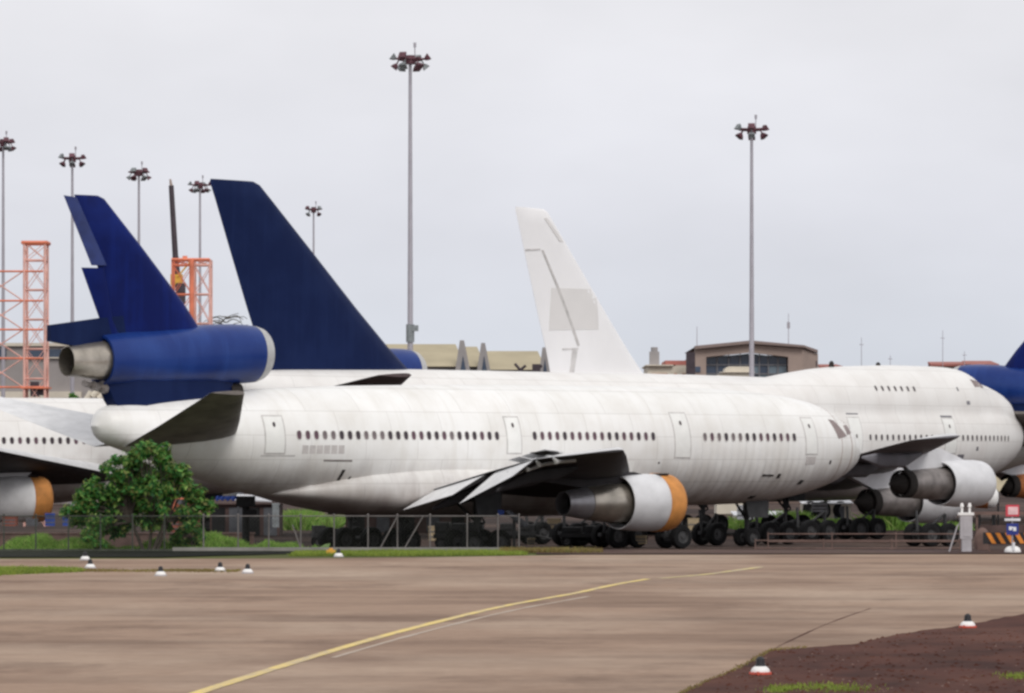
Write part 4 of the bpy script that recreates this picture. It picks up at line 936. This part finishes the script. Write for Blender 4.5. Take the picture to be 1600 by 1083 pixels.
fin_patch('hinge_line', 'door_gap', [(842,391),(844.5,391),(865,443),(862.5,444)], .035); fin_patch('hinge_line', 'door_gap', [(862.5,444),(865.5,443),(890,512),(887,513)], .035); fin_patch('hinge_line', 'door_gap', [(887,513),(890,512),(899,540),(896,541)], .035)
fin_patch('rudder_gap', 'fin_line', [(820,392),(840,391),(840,388.5),(820,389)], .035); fin_patch('rudder_gap', 'fin_line', [(875,547),(897,546),(897,543.5),(875,544.5)], .035); fin_patch('rudder_gap', 'fin_line', [(886,584),(892,584),(896,546),(889,546)], .035)
fin_patch('leading_edge_strip', 'fin_patch', [(868,378),(874,378),(850,341),(845,341)], .03)

# 5. airliner at the left edge
th = R(30); root = thing('tri_jet_airliner', (-12.3, 250, Z_AP), th, 'white airliner cut by the left edge, with an orange wrapped engine', 'airliner')
def left_plane(root):
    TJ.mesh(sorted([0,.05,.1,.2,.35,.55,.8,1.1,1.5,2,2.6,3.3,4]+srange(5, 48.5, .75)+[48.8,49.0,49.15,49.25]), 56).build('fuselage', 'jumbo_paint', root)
    win_row(TJ, root, 40, 5, 68, 5.72, WIN)
    m = MB(); zz = lambda o: 3.1+(o-2.6)*.12; foil(m, [((-(15.2+(o-2.6)*1.06), -o, zz(o)+.55), (-(31.6+(o-2.6)*.41), -o, zz(o)+.4), t, (0,0,1)) for o, t in ((2.2,1.6),(8,1.05),(16,.62),(23.4,.3))], 0, 1); m.build('wing', ['wing_upper', 'wing_shaded_grey'], root)
    m = MB(); rr = []
    for s, h, w_, zc in ((13.5,.05,.3,3.0),(15.5,.8,2.7,3.0),(18,1.15,3.2,3.05),(31,1.42,3.3,3.1),(37,.35,2.0,2.8)):
        rr.append([(-s, w_*math.sin(2*math.pi*i/32), zc+h*math.cos(2*math.pi*i/32)) for i in range(32)])
    m.rings(rr); m.build('wing_root_fairing', 'jumbo_paint', root)
    e = wing_engine(root, 7.7, 2.25, 22.3, 26.0, 28.3, 29.6, 1.36, ('white', 'orange_cover', 'grey_metal', 'orange_cover', 'cowl_grey'), (23.0, 30.5, 3.6))
    for s, o, b4 in ((30.5, 5.0, 4), (30.5, -5.0, 4)): landing_gear(root, s, o, 3.0, b4)
    landing_gear(root, 8.0, 0, 2.7, 1, .5, WHEEL_N, .4)
left_plane(root)

# 6. tri-jet facing the other way at the right edge
th = R(180-30); k = 1.02; c_, s_ = math.cos(th), math.sin(th); Xr, Yr = X(1492, 276), 276
root = thing('tri_jet_airliner', (Xr+39.72*k*c_, Yr+39.72*k*s_, Z_AP), th, 'tri-jet facing left beyond the jumbo nose, blue tail engine and fin at the right edge', 'airliner', k=k)
trijet(root, ('deep_blue_paint', 'blue_paint', 'white_paint'), False, False, False)

# 7. airliner out of frame on the right: wing underside and rust coloured engine
th = R(40); np7 = nose_pos(26.6, Z_AP, 1566, 292, th, 1.1, 8); root = thing('grey_winged_airliner', np7, th, 'airliner cut by the right edge, grey wing and rust coloured engine under the jumbo nose', 'airliner', k=1.1)
TJ.mesh(sorted([0,.05,.1,.2,.35,.55,.8,1.1,1.5,2,2.6,3.3,4]+srange(5, 32, 1)), 40).build('fuselage', 'jumbo_paint', root)
m = MB(); foil(m, [((-(19+(o-2.6)*.9), -o, 3.4+(o-2.6)*.13), (-(31.6+(o-2.6)*.41), -o, 3.3+(o-2.6)*.13), t, (0,0,1)) for o, t in ((2.2,1.5),(8,1.05),(16,.62))], 0, 1); m.build('wing', ['wing_upper', 'jumbo_wing_grey'], root)
wing_engine(root, 8, 2.35, 20.5, 23.6, 25.6, 27.0, 1.3, ('rust', 'rust_orange', 'soot', None, 'cowl_grey'), (23, 30, 3.9), True)
for o in (5, -5): landing_gear(root, 30.5, o, 3.0, 4)

# ------------------------------------------------------------------ SHEDS, CARTS and clutter under the aircraft
def hut(px0, px1, py, Y, d, mat, lab, roof=None, cat='shed', name='shed', doors=2):
    x0, x1 = X(px0, Y), X(px1, Y); t = thing(name, ((x0+x1)/2, Y, Z_AP), 0, lab, cat); h = Z(py, Y)-Z_AP; a = (x1-x0)/2
    block(t, 'wall', mat, -a, a, 0, d, 0, h)
    m = MB(); m.prism([(-a-.15, -.25, h+.02), (a+.15, -.25, h+.02), (a+.15, d+.2, h+.22), (-a-.15, d+.2, h+.22)], (0,0,.07)); m.build('roof', roof or mat, t, 0)
    for i in range(doors):
        c = -a+(i+.5)*2*a/doors; block(t, 'door', 'cart_dark' if i % 2 == 0 else 'cart_grey', c-.4, c+.4, -.05, .05, .02, min(1.9, h-.2))
    return t
hut(328, 436, 788, 236, 4, 'shed_brown', 'long dark brown shed under the tail of the front tri-jet', 'shed_brown', doors=4)
m = MB(); m.prism([(-1.1,-.8,0), (1.1,-.8,-.1), (1.15,.8,.18), (-1.05,.8,.3)], (0,0,.06)); tag(m.build('roof_sheet', 'white_sheet', loc=(X(396,233), 233.5, Z(781,233))), 'white corrugated sheet lying on the brown shed roof', 'roof sheet')
m = MB(); m.tube((0,0,-2.4), (0,0,0), .06); m.box((0,0,.1), (.1,.1,.1)); tag(m.build('post', 'cart_grey', loc=(X(372,232), 232, Z(790,232))), 'thin grey post in front of the brown shed', 'post')
for px, lab in ((346, 'left one of two small blue tarps hung beside the white roof sheet'), (363, 'right one of two small blue tarps, touching the white roof sheet')):
    m = MB(); n = 8; rows = [[(-.33+.66*i/n, .05*math.sin(i*2+j), -.06*j-.02*math.sin(i*1.7)*j) for i in range(n+1)] for j in range(5)]
    m.add([p for r in rows for p in r]+[(p[0], p[1]+.03, p[2]) for r in rows for p in r], [(j*9+i, j*9+i+1, (j+1)*9+i+1, (j+1)*9+i) for j in range(4) for i in range(8)]+[(45+j*9+i, 45+(j+1)*9+i, 45+(j+1)*9+i+1, 45+j*9+i+1) for j in range(4) for i in range(8)])
    tag(m.build('tarp', 'tarp_blue', loc=(X(px,231), 231, Z(775,231))), lab, 'tarp')
hut(540, 735, 792, 246, 4, 'shed_brown', 'low brown shed seen between the main wheels of the front tri-jet', 'crate_tan', doors=5)
hut(1150, 1225, 806, 262, 4, 'cream_wall', 'low white shed glimpsed behind the nose wheels of the front tri-jet', 'white_sheet', doors=2)
hut(1255, 1330, 787, 300, 3, 'cream_wall', 'white walled shed far behind, under the jumbo wing', 'white_sheet', doors=2)
def crate(px, py0, py1, wpx, Y, mat, lab, cat='crate', group=None):
    zb = Z_AP; h = max(.3, (py0-py1)*Y/F); w_ = wpx*Y/F; z0 = max(Z_AP, Z(py0, Y)); t = thing('crate', (X(px,Y), Y, z0), random.uniform(-.2,.2), lab, cat, group)
    m = MB(); m.box((0,0,h/2), (w_*.94, w_*.8, h*.96)); m.build('box', mat, t, 0)
    m = MB(); m.box((0,0,h*.96+.03), (w_*.99, w_*.85, .06)); m.build('lid', mat, t, 0)
    for q in (.3, .66): m = MB(); m.box((0, -w_*.41, h*q), (w_*.9, .03, .06)); m.build('batten', 'cart_grey', t, 0)
crate(866, 843, 816, 22, 236, 'crate_tan', 'tan crate standing in the gap left of the orange covered engine'); crate(1083, 845, 818, 18, 236, 'crate_tan', 'tan crate in the gap just right of the orange covered engine')
crate(1000, 850, 838, 22, 205, 'crate_tan', 'low tan box on the ground under the orange covered engine'); crate(690, 850, 828, 40, 222, 'crate_tan', 'wide tan box behind the wire fence near the main wheels')
crate(830, 852, 842, 12, 200, 'crate_tan', 'small tan box on the ground behind the end of the wire fence')
crate(78, 822, 803, 16, 205, 'tarp_blue', 'small blue crate on the ground beneath the left airliner'); crate(16, 822, 808, 22, 205, 'crate_red', 'red crate at the left edge beneath the white and orange engine'); crate(50, 822, 812, 18, 206, 'cart_grey', 'grey crate between the red crate and the blue crate')
crate(103, 822, 800, 11, 204, 'tarp_blue', 'narrow blue drum shaped box beside the left side of the bush'); crate(290, 832, 812, 40, 214, 'crate_red', 'red brown crate half hidden behind the bush')
crate(1165, 812, 790, 28, 216, 'white_sheet', 'white box hanging beside the nose gear of the front tri-jet'); crate(1280, 800, 786, 24, 240, 'white_sheet', 'white box under the jumbo wing, left of the engines')
crate(756, 850, 838, 16, 200, 'white_sheet', 'small white box at the foot of the fence beside the main wheels')
# long kerb wall behind the grass at left
m = MB(); m.box((0,0,.5), (18, .4, 1.0)); m.box((0,0,1.04), (18.1,.5,.07)); tag(m.build('low_wall', 'rail_brown', loc=(-22, 198, Z_AP-.15)), 'long low pinkish wall behind the fence at the left edge', 'wall')
def cart(px, Y, L_, h, lab, mat='cart_dark', boxes=3, seed=1):
    r_ = random.Random(seed); t = thing('equipment_cart', (X(px,Y), Y, Z_AP), r_.uniform(-.15,.15), lab, 'equipment cart', 'dark ground equipment parked under the aircraft')
    m = MB(); m.box((0,0,.62), (L_, 1.5, .22)); m.box((0,0,.42), (L_*.8, .5, .2)); m.build('chassis', mat, t, 0)
    for i in range(boxes):
        x = -L_/2+(i+.5)*L_/boxes; hh = (h-.74)*r_.uniform(.55, 1); m = MB(); m.box((x,0,.735+hh/2), (L_/boxes*.86, 1.3, hh)); m.box((x, -.68, .735+hh*.5), (L_/boxes*.5, .05, hh*.5)); m.build('cabinet', mat, t, 0)
    for x in (-L_*.36, L_*.36):
        for s_ in (-1, 1): link('wheel', WHEEL_C, t, (x, s_*.62, .3))
    m = MB(); m.tube((L_/2, 0, .5), (L_/2+.9, 0, .3), .05); m.build('tow_bar', 'gear_dark', t)
cart(520, 206, 2.2, 1.15, 'low dark equipment cart left of the main wheels, behind the fence', seed=2)
cart(718, 204, 2.6, 1.5, 'dark equipment cart right behind the fence with diagonal braces', seed=3)
cart(912, 207, 2.4, 1.25, 'low dark equipment cart under the exhaust of the orange covered engine', seed=4, boxes=2)
cart(808, 212, 2.0, 1.3, 'dark cart beneath the lowered flaps, behind the end of the fence', seed=9, boxes=2)
def dolly(px, Y, n, lab):
    t = thing('wheel_dolly', (X(px,Y), Y, Z_AP), R(38), lab, 'wheel dolly', 'spare wheels standing on low dollies under the aircraft')
    m = MB(); m.box((0,0,.7), (n*1.35,.3,.18)); m.tube((n*.5,0,.7), (n*.5,0,1.7), .1); m.tube((n*.5,0,1.7), (-n*.3,0,.8), .06); m.tube((-n*.5,0,.7), (-n*.4,.3,1.9), .08); m.build('frame', 'gear_dark', t, 0)
    for i in range(n):
        for s_ in (-1,1): link('wheel', WHEEL, t, ((i-(n-1)/2)*1.38, s_*.6, .62))
dolly(905, 209, 2, 'row of big black wheels under the exhaust of the orange covered engine')
dolly(968, 205, 2, 'pair of black wheels right under the grey cowl of the orange covered engine')
dolly(1052, 203, 1, 'single pair of black wheels at the foot of the orange engine cover')
dolly(1108, 210, 1, 'pair of black wheels left of the nose gear of the front tri-jet')
dolly(1205, 213, 2, 'row of black wheels right behind the nose gear of the front tri-jet')
dolly(1268, 219, 2, 'row of black wheels under the front tri-jet nose, left of the jumbo engines')
dolly(1345, 226, 2, 'row of black wheels standing under the inner jumbo engine')
dolly(1455, 208, 2, 'row of black wheels under the big grey outer jumbo engine')
dolly(836, 213, 1, 'pair of black wheels beside the right end of the fence')
# slanting grey sack on the fence end
m = MB(); m.rings([[(x+.02*math.sin(i), r*math.cos(i*math.pi/5), z+r*math.sin(i*math.pi/5)) for i in range(10)] for x, z, r in ((-.3,.2,.05),(-.15,.12,.17),(.25,-.18,.2),(.6,-.42,.16),(.75,-.45,.05))]); s_k = thing('cloth_sack', (X(800,186), 186, Z(806,186)), 0, 'slanting grey cloth sack with a bright blue knot above the right end of the fence', 'sack'); m.build('sack_body', 'cart_grey', s_k)
m = MB(); m.box((-.52,0,.16), (.3,.22,.22)); m.build('knot', 'tarp_blue', s_k); m = MB(); m.tube((.1,0,-.1), (.1,0,Z_AP-Z(806,186)), .07); m.build('prop', 'gear_dark', s_k)
# thick dark pillar behind the grass
m = MB(); zt = Z(785,190)-Z_AP; m.tube((0,0,0), (0,0,zt), .2, .17, 10); m.box((0,0,zt+.05), (.9,.5,.5)); m.box((.2,0,zt-.5), (.7,.4,.3)); tag(m.build('service_pillar', 'cart_dark', loc=(X(384,190), 190, Z_AP)), 'thick dark service pillar rising from the grass right of the bush', 'pillar')
m = MB(); m.box((0,0,.6), (.36,.3,1.2)); m.box((0,0,1.25), (.42,.34,.1)); tag(m.build('cabinet', 'lamp_grey', loc=(X(431,212), 212, Z(824,212))), 'small grey green cabinet right of the dark pillar', 'cabinet')

# ------------------------------------------------------------------ FENCE
YF = 167.4; FH = Z(805, YF)
fx0, fx1 = X(-30, YF), X(812, YF)
f = thing('wire_fence', (0, YF, 0), 0, 'low wire mesh fence with steel posts and top rail in front of the parked aircraft', 'fence')
posts = [-25, 6, 56, 107, 157, 207, 257, 318, 372, 420, 470, 522, 575, 621, 672, 730, 778, 811]
for i, p in enumerate(posts):
    m = MB(); m.tube((X(p,YF),0,0), (X(p,YF),0,FH+.02), .032, n=7); m.tube((X(p,YF),0,FH+.02), (X(p,YF),0,FH+.06), .06, .02, 7); m.build('post', 'fence_steel' if p > 300 else 'fence_dark', f)
for p0, p1, mt in ((-25, 107, 'fence_dark'), (107, 318, 'fence_dark'), (318, 575, 'fence_steel'), (575, 811, 'fence_steel')):
    m = MB(); m.tube((X(p0,YF),.05,FH-.04), (X(p1,YF),.05,FH-.04), .026, n=6); m.build('top_rail', mt, f)
for (pa, ya, pb, yb) in ((594,857,621,807), (632,857,661,807), (470,857,457,820)):
    m = MB(); m.tube((X(pa,YF),-.06,Z(ya,YF)), (X(pb,YF),-.06,Z(yb,YF)), .032, n=6); m.build('brace', 'fence_steel', f)
m = MB(); x = fx0; st = .16
while x < fx1:
    for dr in (-1, 1):
        xa, xb = (x, x+FH*.9) if dr > 0 else (x+FH*.9, x)
        za, zb_ = .06, FH-.06; d = Vector((xb-xa, 0, zb_-za)).normalized(); n_ = Vector((-d.z, 0, d.x))*.0035
        y_ = .012*dr; a, b_ = Vector((xa, y_, za)), Vector((xb, y_, zb_)); m.add([a-n_, a+n_, b_+n_, b_-n_], [(0,1,2,3)]); m.add([a-Vector((0,.0035,0)), a+Vector((0,.0035,0)), b_+Vector((0,.0035,0)), b_-Vector((0,.0035,0))], [(0,1,2,3)])
    x += st
tag(m.build('wire_mesh', 'fence_dark', f, 0), kind='stuff')
m = MB(); m.box(((X(270,YF)+X(790,YF))/2, 0, .09), (X(790,YF)-X(270,YF), .3, .16)); m.build('plinth', 'concrete', f, 0)
m = MB(); m.box(((X(-30,YF)+X(270,YF))/2, 0, .05), (X(269.8,YF)-X(-30,YF), .26, .1)); m.build('plinth', 'fence_dark', f, 0)
# low pipe rails at right
for px0, px1, Y_, h, lab in ((1180, 1500, 190, .75, 'low brown pipe rail under the jumbo, nearer one of two'), (1200, 1500, 204, .8, 'low brown pipe rail under the jumbo, farther one of two')):
    t = thing('pipe_rail', (X((px0+px1)/2, Y_), Y_, Z_AP), 0, lab, 'rail', 'low pipe rails'); a = X(px1,Y_)-t.location.x
    for z in (.25, .55): m = MB(); m.tube((-a,0,z*h/.6), (a,0,z*h/.6), .035, n=6); m.build('rail', 'rail_brown', t)
    n = 3
    for i in range(n+1): m = MB(); m.tube((-a+2*a*i/n,0,0), (-a+2*a*i/n,0,h+.02), .035, n=6); m.build('post', 'rail_brown', t)

# ------------------------------------------------------------------ BUSHES
def tree(name, px, Y, zb, wid, hgt, zc0, nleaf, lab, cat='tree', clumps=70, seed=3, lsize=.15, off=0, lobes=None):
    r_ = random.Random(seed); t = thing(name, (X(px,Y), Y, zb), 0, lab, cat)
    cl = []
    if lobes:
        for (lx_, lz_, lr) in lobes:
            c = Vector((lx_, r_.uniform(-.9,.9), lz_))
            for _ in range(max(5, int(lr*22))):
                d = Vector((r_.gauss(0,1), r_.gauss(0,1), r_.gauss(0,.75))); d = d/max(.5, d.length)*lr*r_.uniform(.3, 1.05); cl.append((c+d, r_.uniform(.12, .34)))
    else:
        for _ in range(clumps):
            p = Vector((r_.uniform(-1,1), r_.uniform(-1,1), r_.uniform(-1,1)))*.95
            cl.append((Vector((p.x*wid/2*(1-.32*max(0, p.z)), p.y*wid*.42, zc0+(p.z+1)/2*(hgt-zc0))), r_.uniform(.12, .3)))
    m = MB()
    stems = [(-.35,.1,-.9), (.05,0,.25), (.3,-.1,1.0), (.55,.15,.6)] if wid > 2 else [(0,0,0), (.1,0,.1)]
    for i, (bx, by, tx) in enumerate(stems):
        a = Vector((bx*.6, by, 0)); b_ = Vector((bx+tx*.25, by, zc0*.75+.3)); c = Vector((bx+tx, by*2, hgt*.6)); m.tube(a, b_, .085, .065, 8); m.tube(b_, c, .065, .03, 8)
    m.build('trunk', 'bark', t); m = MB()
    tips = [Vector((bx+tx*.5, by, zc0+.5)) for bx, by, tx in stems]
    for u, r in cl:
        s = min(tips, key=lambda q: (q-u).length); mid = (s+u)/2+Vector((r_.uniform(-.1,.1), r_.uniform(-.1,.1), .1)); m.tube(s, mid, .028, .02, 5); m.tube(mid, u, .02, .008, 5)
    m.build('branches', 'bark', t)
    vs, fs = [], []
    for _ in range(nleaf):
        u, r = cl[r_.randrange(len(cl))]
        d = Vector((r_.gauss(0,1), r_.gauss(0,1), r_.gauss(0,.8))); d = d/max(.3, d.length)*r*r_.uniform(.3, 1.25); p = u+d
        if p.z < .1: continue
        n1 = (d.normalized()*.8+Vector((r_.gauss(0,.5), r_.gauss(0,.5), r_.gauss(0,.5)+.7))).normalized(); ax = n1.cross(Vector((r_.gauss(0,1), r_.gauss(0,1), r_.gauss(0,1)))).normalized(); bx_ = n1.cross(ax)
        L_ = lsize*r_.choice((.55,.8,1,1.35))*r_.uniform(.8, 1.2); W_ = L_*.42; i = len(vs); vs += [tuple(p-ax*L_), tuple(p+bx_*W_-ax*.1*L_), tuple(p+ax*L_-n1*.15*L_), tuple(p-bx_*W_-ax*.1*L_)]; fs += [(i,i+1,i+2,i+3)]
    me = bpy.data.meshes.new('crown'); me.from_pydata(vs, [], fs); me.materials.append(M['leaf']); link('crown', me, t)
    return t
BL = [(215,716,24),(252,722,24),(184,738,26),(228,745,30),(282,752,22),(150,768,24),(198,772,34),(250,775,36),(300,778,18),(318,790,13),(128,790,20),(122,812,15),(165,805,28),(215,808,30),(262,808,26),(296,808,15),(150,832,13),(180,828,16),(235,700,12),(108,800,8),(276,735,13)]
tree('bush_tree', 232, 170.6, -.1, 6.2, 4.7, .8, 21000, 'spreading dark green bushy tree in front of the tail of the front tri-jet', seed=11, lsize=.13, lobes=[(X(a,170.6)-X(232,170.6), Z(b_,170.6)+.1, c*170.6/F*1.1) for a, b_, c in BL])
tree('shrub', 151, 167.9, 0, .75, 1.35, .25, 1500, 'small narrow green shrub at the fence, left of the bushy tree', 'shrub', 9, 5, .1)
tree('shrub', 300, 171.5, -.3, 1.6, 1.3, .25, 2500, 'low green shrub right of the bushy tree behind the fence', 'shrub', 12, 6, .1)
tree('background_tree', 128, 300, Z_AP, 2.2, 9.4, 6.0, 1800, 'small dark tree top showing left of the tail cone of the front tri-jet', 'tree', 14, 8, .3)
m = MB()
for i in range(5): m.tube((i*.5-1, 0, random.uniform(-.3,.3)), (i*.5-.6, 0, random.uniform(.2,.7)), .28, .2, 10)
m.box((0,.3,-4.5), (3,.5,8.4)); tag(m.build('white_tanks', 'cream_wall', loc=(X(155,290), 290, Z(622,290))), 'jumble of white pipes and tanks behind the tail cone of the front tri-jet', 'tank')

# ------------------------------------------------------------------ MARKER LIGHTS on the ground
def dome(r, n=24):
    m = MB(); pr = [(.0,.98),(.12,1.0),(.28,.94),(.42,.8),(.54,.58),(.6,.34)]
    m.rings([[(r*q*math.cos(2*math.pi*i/n), r*q*math.sin(2*math.pi*i/n), r*z*1.25) for i in range(n)] for z, q in pr]); return m
D_ME = dome(.178).mesh('dome', 'marker_white')
m = MB(); m.tube((0,0,-.01), (0,0,.035), .215, .205, 20); B_ME = m.mesh('base', 'marker_red'); B_FAR = m.mesh('base', 'cabinet_grey')
m = MB(); m.tube((0,0,.13), (0,0,.18), .10, .09, 14); m.tube((0,0,.18), (0,0,.28), .085, .075, 14); m.tube((0,0,.28), (0,0,.32), .075, .03, 14); L_ME = m.mesh('lamp', 'marker_black')
marks = [(133,876,'marker light farthest left, behind the tip of the left grass patch'), (141,888,'marker light on the grass patch tip, just in front of the farthest left one'), (251,900,'marker light alone between the grass patch and the pair at its right'),
 (344,893,'left one of the close pair of marker lights before the bush'), (387,896,'right one of the close pair of marker lights before the bush'), (529,871,'white marker light on the grass verge below the wire fence'), (1188,1054,'largest nearest marker light, on the dark soil at bottom right'), (1512,981,'marker light on the soil edge at the right')]
for px, py, lab in marks:
    g = gnd(px, py); t = thing('marker_light', (g.x, g.y, .012 if py > 880 else .03), random.uniform(0,6), lab, 'marker light', 'white domed taxiway edge lights')
    link('base', B_ME if py > 900 else B_FAR, t); link('dome', D_ME, t, (0,0,.02)); link('lamp', L_ME, t)
    if py > 900: m = MB(); m.tube((.05,-.1,.03), (.36,-.16,.02), .02, n=6); m.tube((.3,-.16,.02), (.42,-.17,.03), .035, n=8); m.build('cable_plug', 'marker_red', t)
g = gnd(1580, 864); t = thing('marker_cone', (g.x, g.y-.5, .03), 0, 'big white rounded marker with a bright vertical stripe before the striped barrier', 'marker'); dome(.36).build('dome', 'marker_white', t); m = MB(); m.box((0,-.2,.26), (.09,.4,.34)); m.build('stripe', 'white_sheet', t, 0); m = MB(); m.tube((.3,-.1,0), (.38,-.1,.3), .06, .03); m.build('side_lug', 'shed_brown', t)
g = gnd(517, 868); m = MB(); m.box((0,0,.12), (.36,.25,.22)); m.tube((0,0,.22), (0,0,.3), .08); tag(m.build('junction_box', 'yellow_steel', loc=(g.x, g.y, .0)), 'small ochre junction box beside the marker light on the verge', 'box')

# ------------------------------------------------------------------ BARRIER, SIGNS, CABINET at right
YB = 166.0
def bx(px): return X(px, YB)
def bz(py): return Z(py, YB)
t = thing('striped_barrier', (bx(1580), YB, .03), 0, 'low barrier board with orange and black diagonal stripes at the right edge', 'barrier'); ox = t.location.x
block(t, 'board', 'barrier_black', bx(1536)-ox, bx(1660)-ox, -.03, .03, bz(850)-.03, bz(832)-.03)
zt, zb_ = bz(832)-.03, bz(850)-.03
for i in range(9):
    x = bx(1540)-ox+i*.40; m = MB(); a = [(x, zt-.02), (x+.19, zt-.02), (x+.45, zb_+.02), (x+.26, zb_+.02)]; m.prism([(p, -.045, q) for p, q in a], (0,.02,0)); m.build('stripe', 'barrier_orange', t, 0)
for p in (1546, 1606, 1650): m = MB(); m.box((bx(p)-ox, .06, (zb_)/2), (.08,.08,zb_+.0)); m.build('leg', 'rail_brown', t, 0)
t = thing('orange_rail', (bx(1590), YB+3, .03), 0, 'long rusty orange rail running out at the right edge above the striped barrier', 'rail'); ox = t.location.x
m = MB(); m.box(((bx(1532)+bx(1680))/2-ox, 0, Z(803,YB+3)), (bx(1680)-bx(1532), .12, .13)); m.build('rail', 'rail_brown', t, 0)
for p in (1540, 1620, 1675): m = MB(); m.box((bx(p)-ox, .1, Z(803,YB+3)/2), (.09,.09,Z(803,YB+3)-.1)); m.build('post', 'rail_brown', t, 0)
block(t, 'kick_board', 'shed_brown', bx(1545)-ox, bx(1680)-ox, .2, .26, .2, Z(822, YB+3))
YB = 164.9; t = thing('taxiway_sign', (bx(1582), YB, .03), 0, 'small post with a red and pink square sign above a dark blue one', 'sign'); z_ = lambda py: bz(py)-.03
m = MB(); m.tube((0,.06,0), (0,.06,z_(792)), .035, n=8); m.build('post', 'mast_steel', t)
m = MB(); m.box((0,0,(z_(789)+z_(807))/2), (.56,.04,z_(789)-z_(807))); s1 = m.build('sign_board', 'sign_red', t, 0)
m = MB(); m.box((.02,-.025,(z_(792)+z_(804))/2), (.42,.02,z_(792)-z_(804))); m.box((.02,-.04,z_(797.5)), (.30,.015,.12)); m.build('sign_face', 'sign_pink', s1, 0)
m = MB(); m.box((0,0,z_(812)), (.66,.07,.10)); m.build('white_bar', 'white_sheet', t, 0)
m = MB(); m.box((0,0,(z_(818)+z_(836))/2), (.50,.05,z_(818)-z_(836))); s2 = m.build('sign_board', 'sign_blue', t, 0)
m = MB(); m.box((-.09,-.035,z_(825.5)), (.13,.015,.15)); m.box((.09,-.035,z_(825.5)-.03), (.13,.015,.17)); m.box((0,-.033,z_(824.5)), (.08,.012,.06)); m.build('sign_symbol', 'white_sheet', s2, 0)
YB = 165.3; t = thing('grey_cabinet', (bx(1510), YB, .03), 0, 'slim grey cabinet topped with two knobs, a strut leaning on it', 'cabinet')
ox = t.location.x
m = MB(); m.box((0,0,z_(842)/2), (.40,.34,z_(842))); m.build('base', 'cabinet_grey', t, 0)
m = MB(); m.box((-.02,0,(z_(842)+z_(806))/2), (.50,.38,z_(806)-z_(842))); m.box((.0,-.2,(z_(842)+z_(806))/2), (.3,.03,(z_(806)-z_(842))*.8)); m.build('body', 'cabinet_grey', t, 0)
m = MB(); m.box((-.03,0,z_(803)), (.66,.42,.11)); m.build('cap', 'marker_white', t, 0)
for p in (1503, 1515): m = MB(); m.tube((bx(p)-ox,0,z_(801)), (bx(p)-ox,0,z_(791)), .05, .05, 10); m.tube((bx(p)-ox,0,z_(792)), (bx(p)-ox,0,z_(786)), .09, .05, 10); m.build('knob', 'marker_white', t)
m = MB(); m.tube((bx(1483)-ox,0,0), (bx(1496)-ox,0,z_(822)), .035, n=7); m.tube((bx(1496)-ox,0,z_(822)), (bx(1502)-ox,0,z_(815)), .03, n=6); m.build('strut', 'cabinet_grey', t)
m = MB(); m.rings([[(r*math.cos(i*.785)*1.0, r*.7*math.sin(i*.785), z) for i in range(8)] for z, r in ((0,.3),(.35,.36),(.7,.32),(.95,.16),(1.0,.05))]); tag(m.build('covered_drum', 'rail_brown', loc=(X(1535,168), 168, 0)), 'pinkish brown covered drum between the grey cabinet and the striped barrier', 'drum')
# small orange and white engine stand and cream boards behind
Y0 = 236; t = thing('engine_stand', (X(1545, Y0), Y0, Z_AP), 0, 'orange and white capped engine lying on a stand under the jumbo nose', 'engine stand'); z_ = lambda py: Z(py, Y0)-Z_AP
m = MB(); zc = z_(778); m.rings([[(x, r*math.cos(i*math.pi/12), zc+r*math.sin(i*math.pi/12)) for i in range(24)] for x, r in ((-.85,.45),(-.8,.6),(-.1,.64))]); m.build('cowl', 'rust_orange', t)
m = MB(); m.rings([[(x, r*math.cos(i*math.pi/12), zc+.05+r*math.sin(i*math.pi/12)) for i in range(24)] for x, r in ((-.1,.66),(.2,.68),(.42,.55),(.55,.3),(.58,.05))]); m.build('cap', 'marker_white', t)
m = MB(); m.box((0,0,.5), (1.6,1,.15)); m.box((-.6,0,.9), (.12,.9,.9)); m.box((.3,0,.9), (.12,.9,.9)); 
for a in (-.7,.7): m.box((a,-.4,.25), (.1,.1,.5)); m.box((a,.4,.25), (.1,.1,.5))
m.build('cradle', 'cart_dark', t, 0)
t = thing('cream_board', (X(1562, 240), 240, Z_AP), 0, 'cream V-shaped board standing upright left of the rust coloured engine', 'board'); Y0 = 240; x_ = lambda px: X(px,240)-t.location.x
m = MB(); m.prism([(x_(1549),0,z_(742)), (x_(1555),0,z_(743)), (x_(1565),0,z_(752)), (x_(1574),0,z_(748)), (x_(1561),0,z_(769)), (x_(1552),0,z_(757))], (0,.15,0)); m.build('panel', 'cream_panel', t, 0)
m = MB(); m.tube((x_(1560),.1,0), (x_(1560),.1,z_(765)), .06); m.build('prop', 'cart_dark', t)
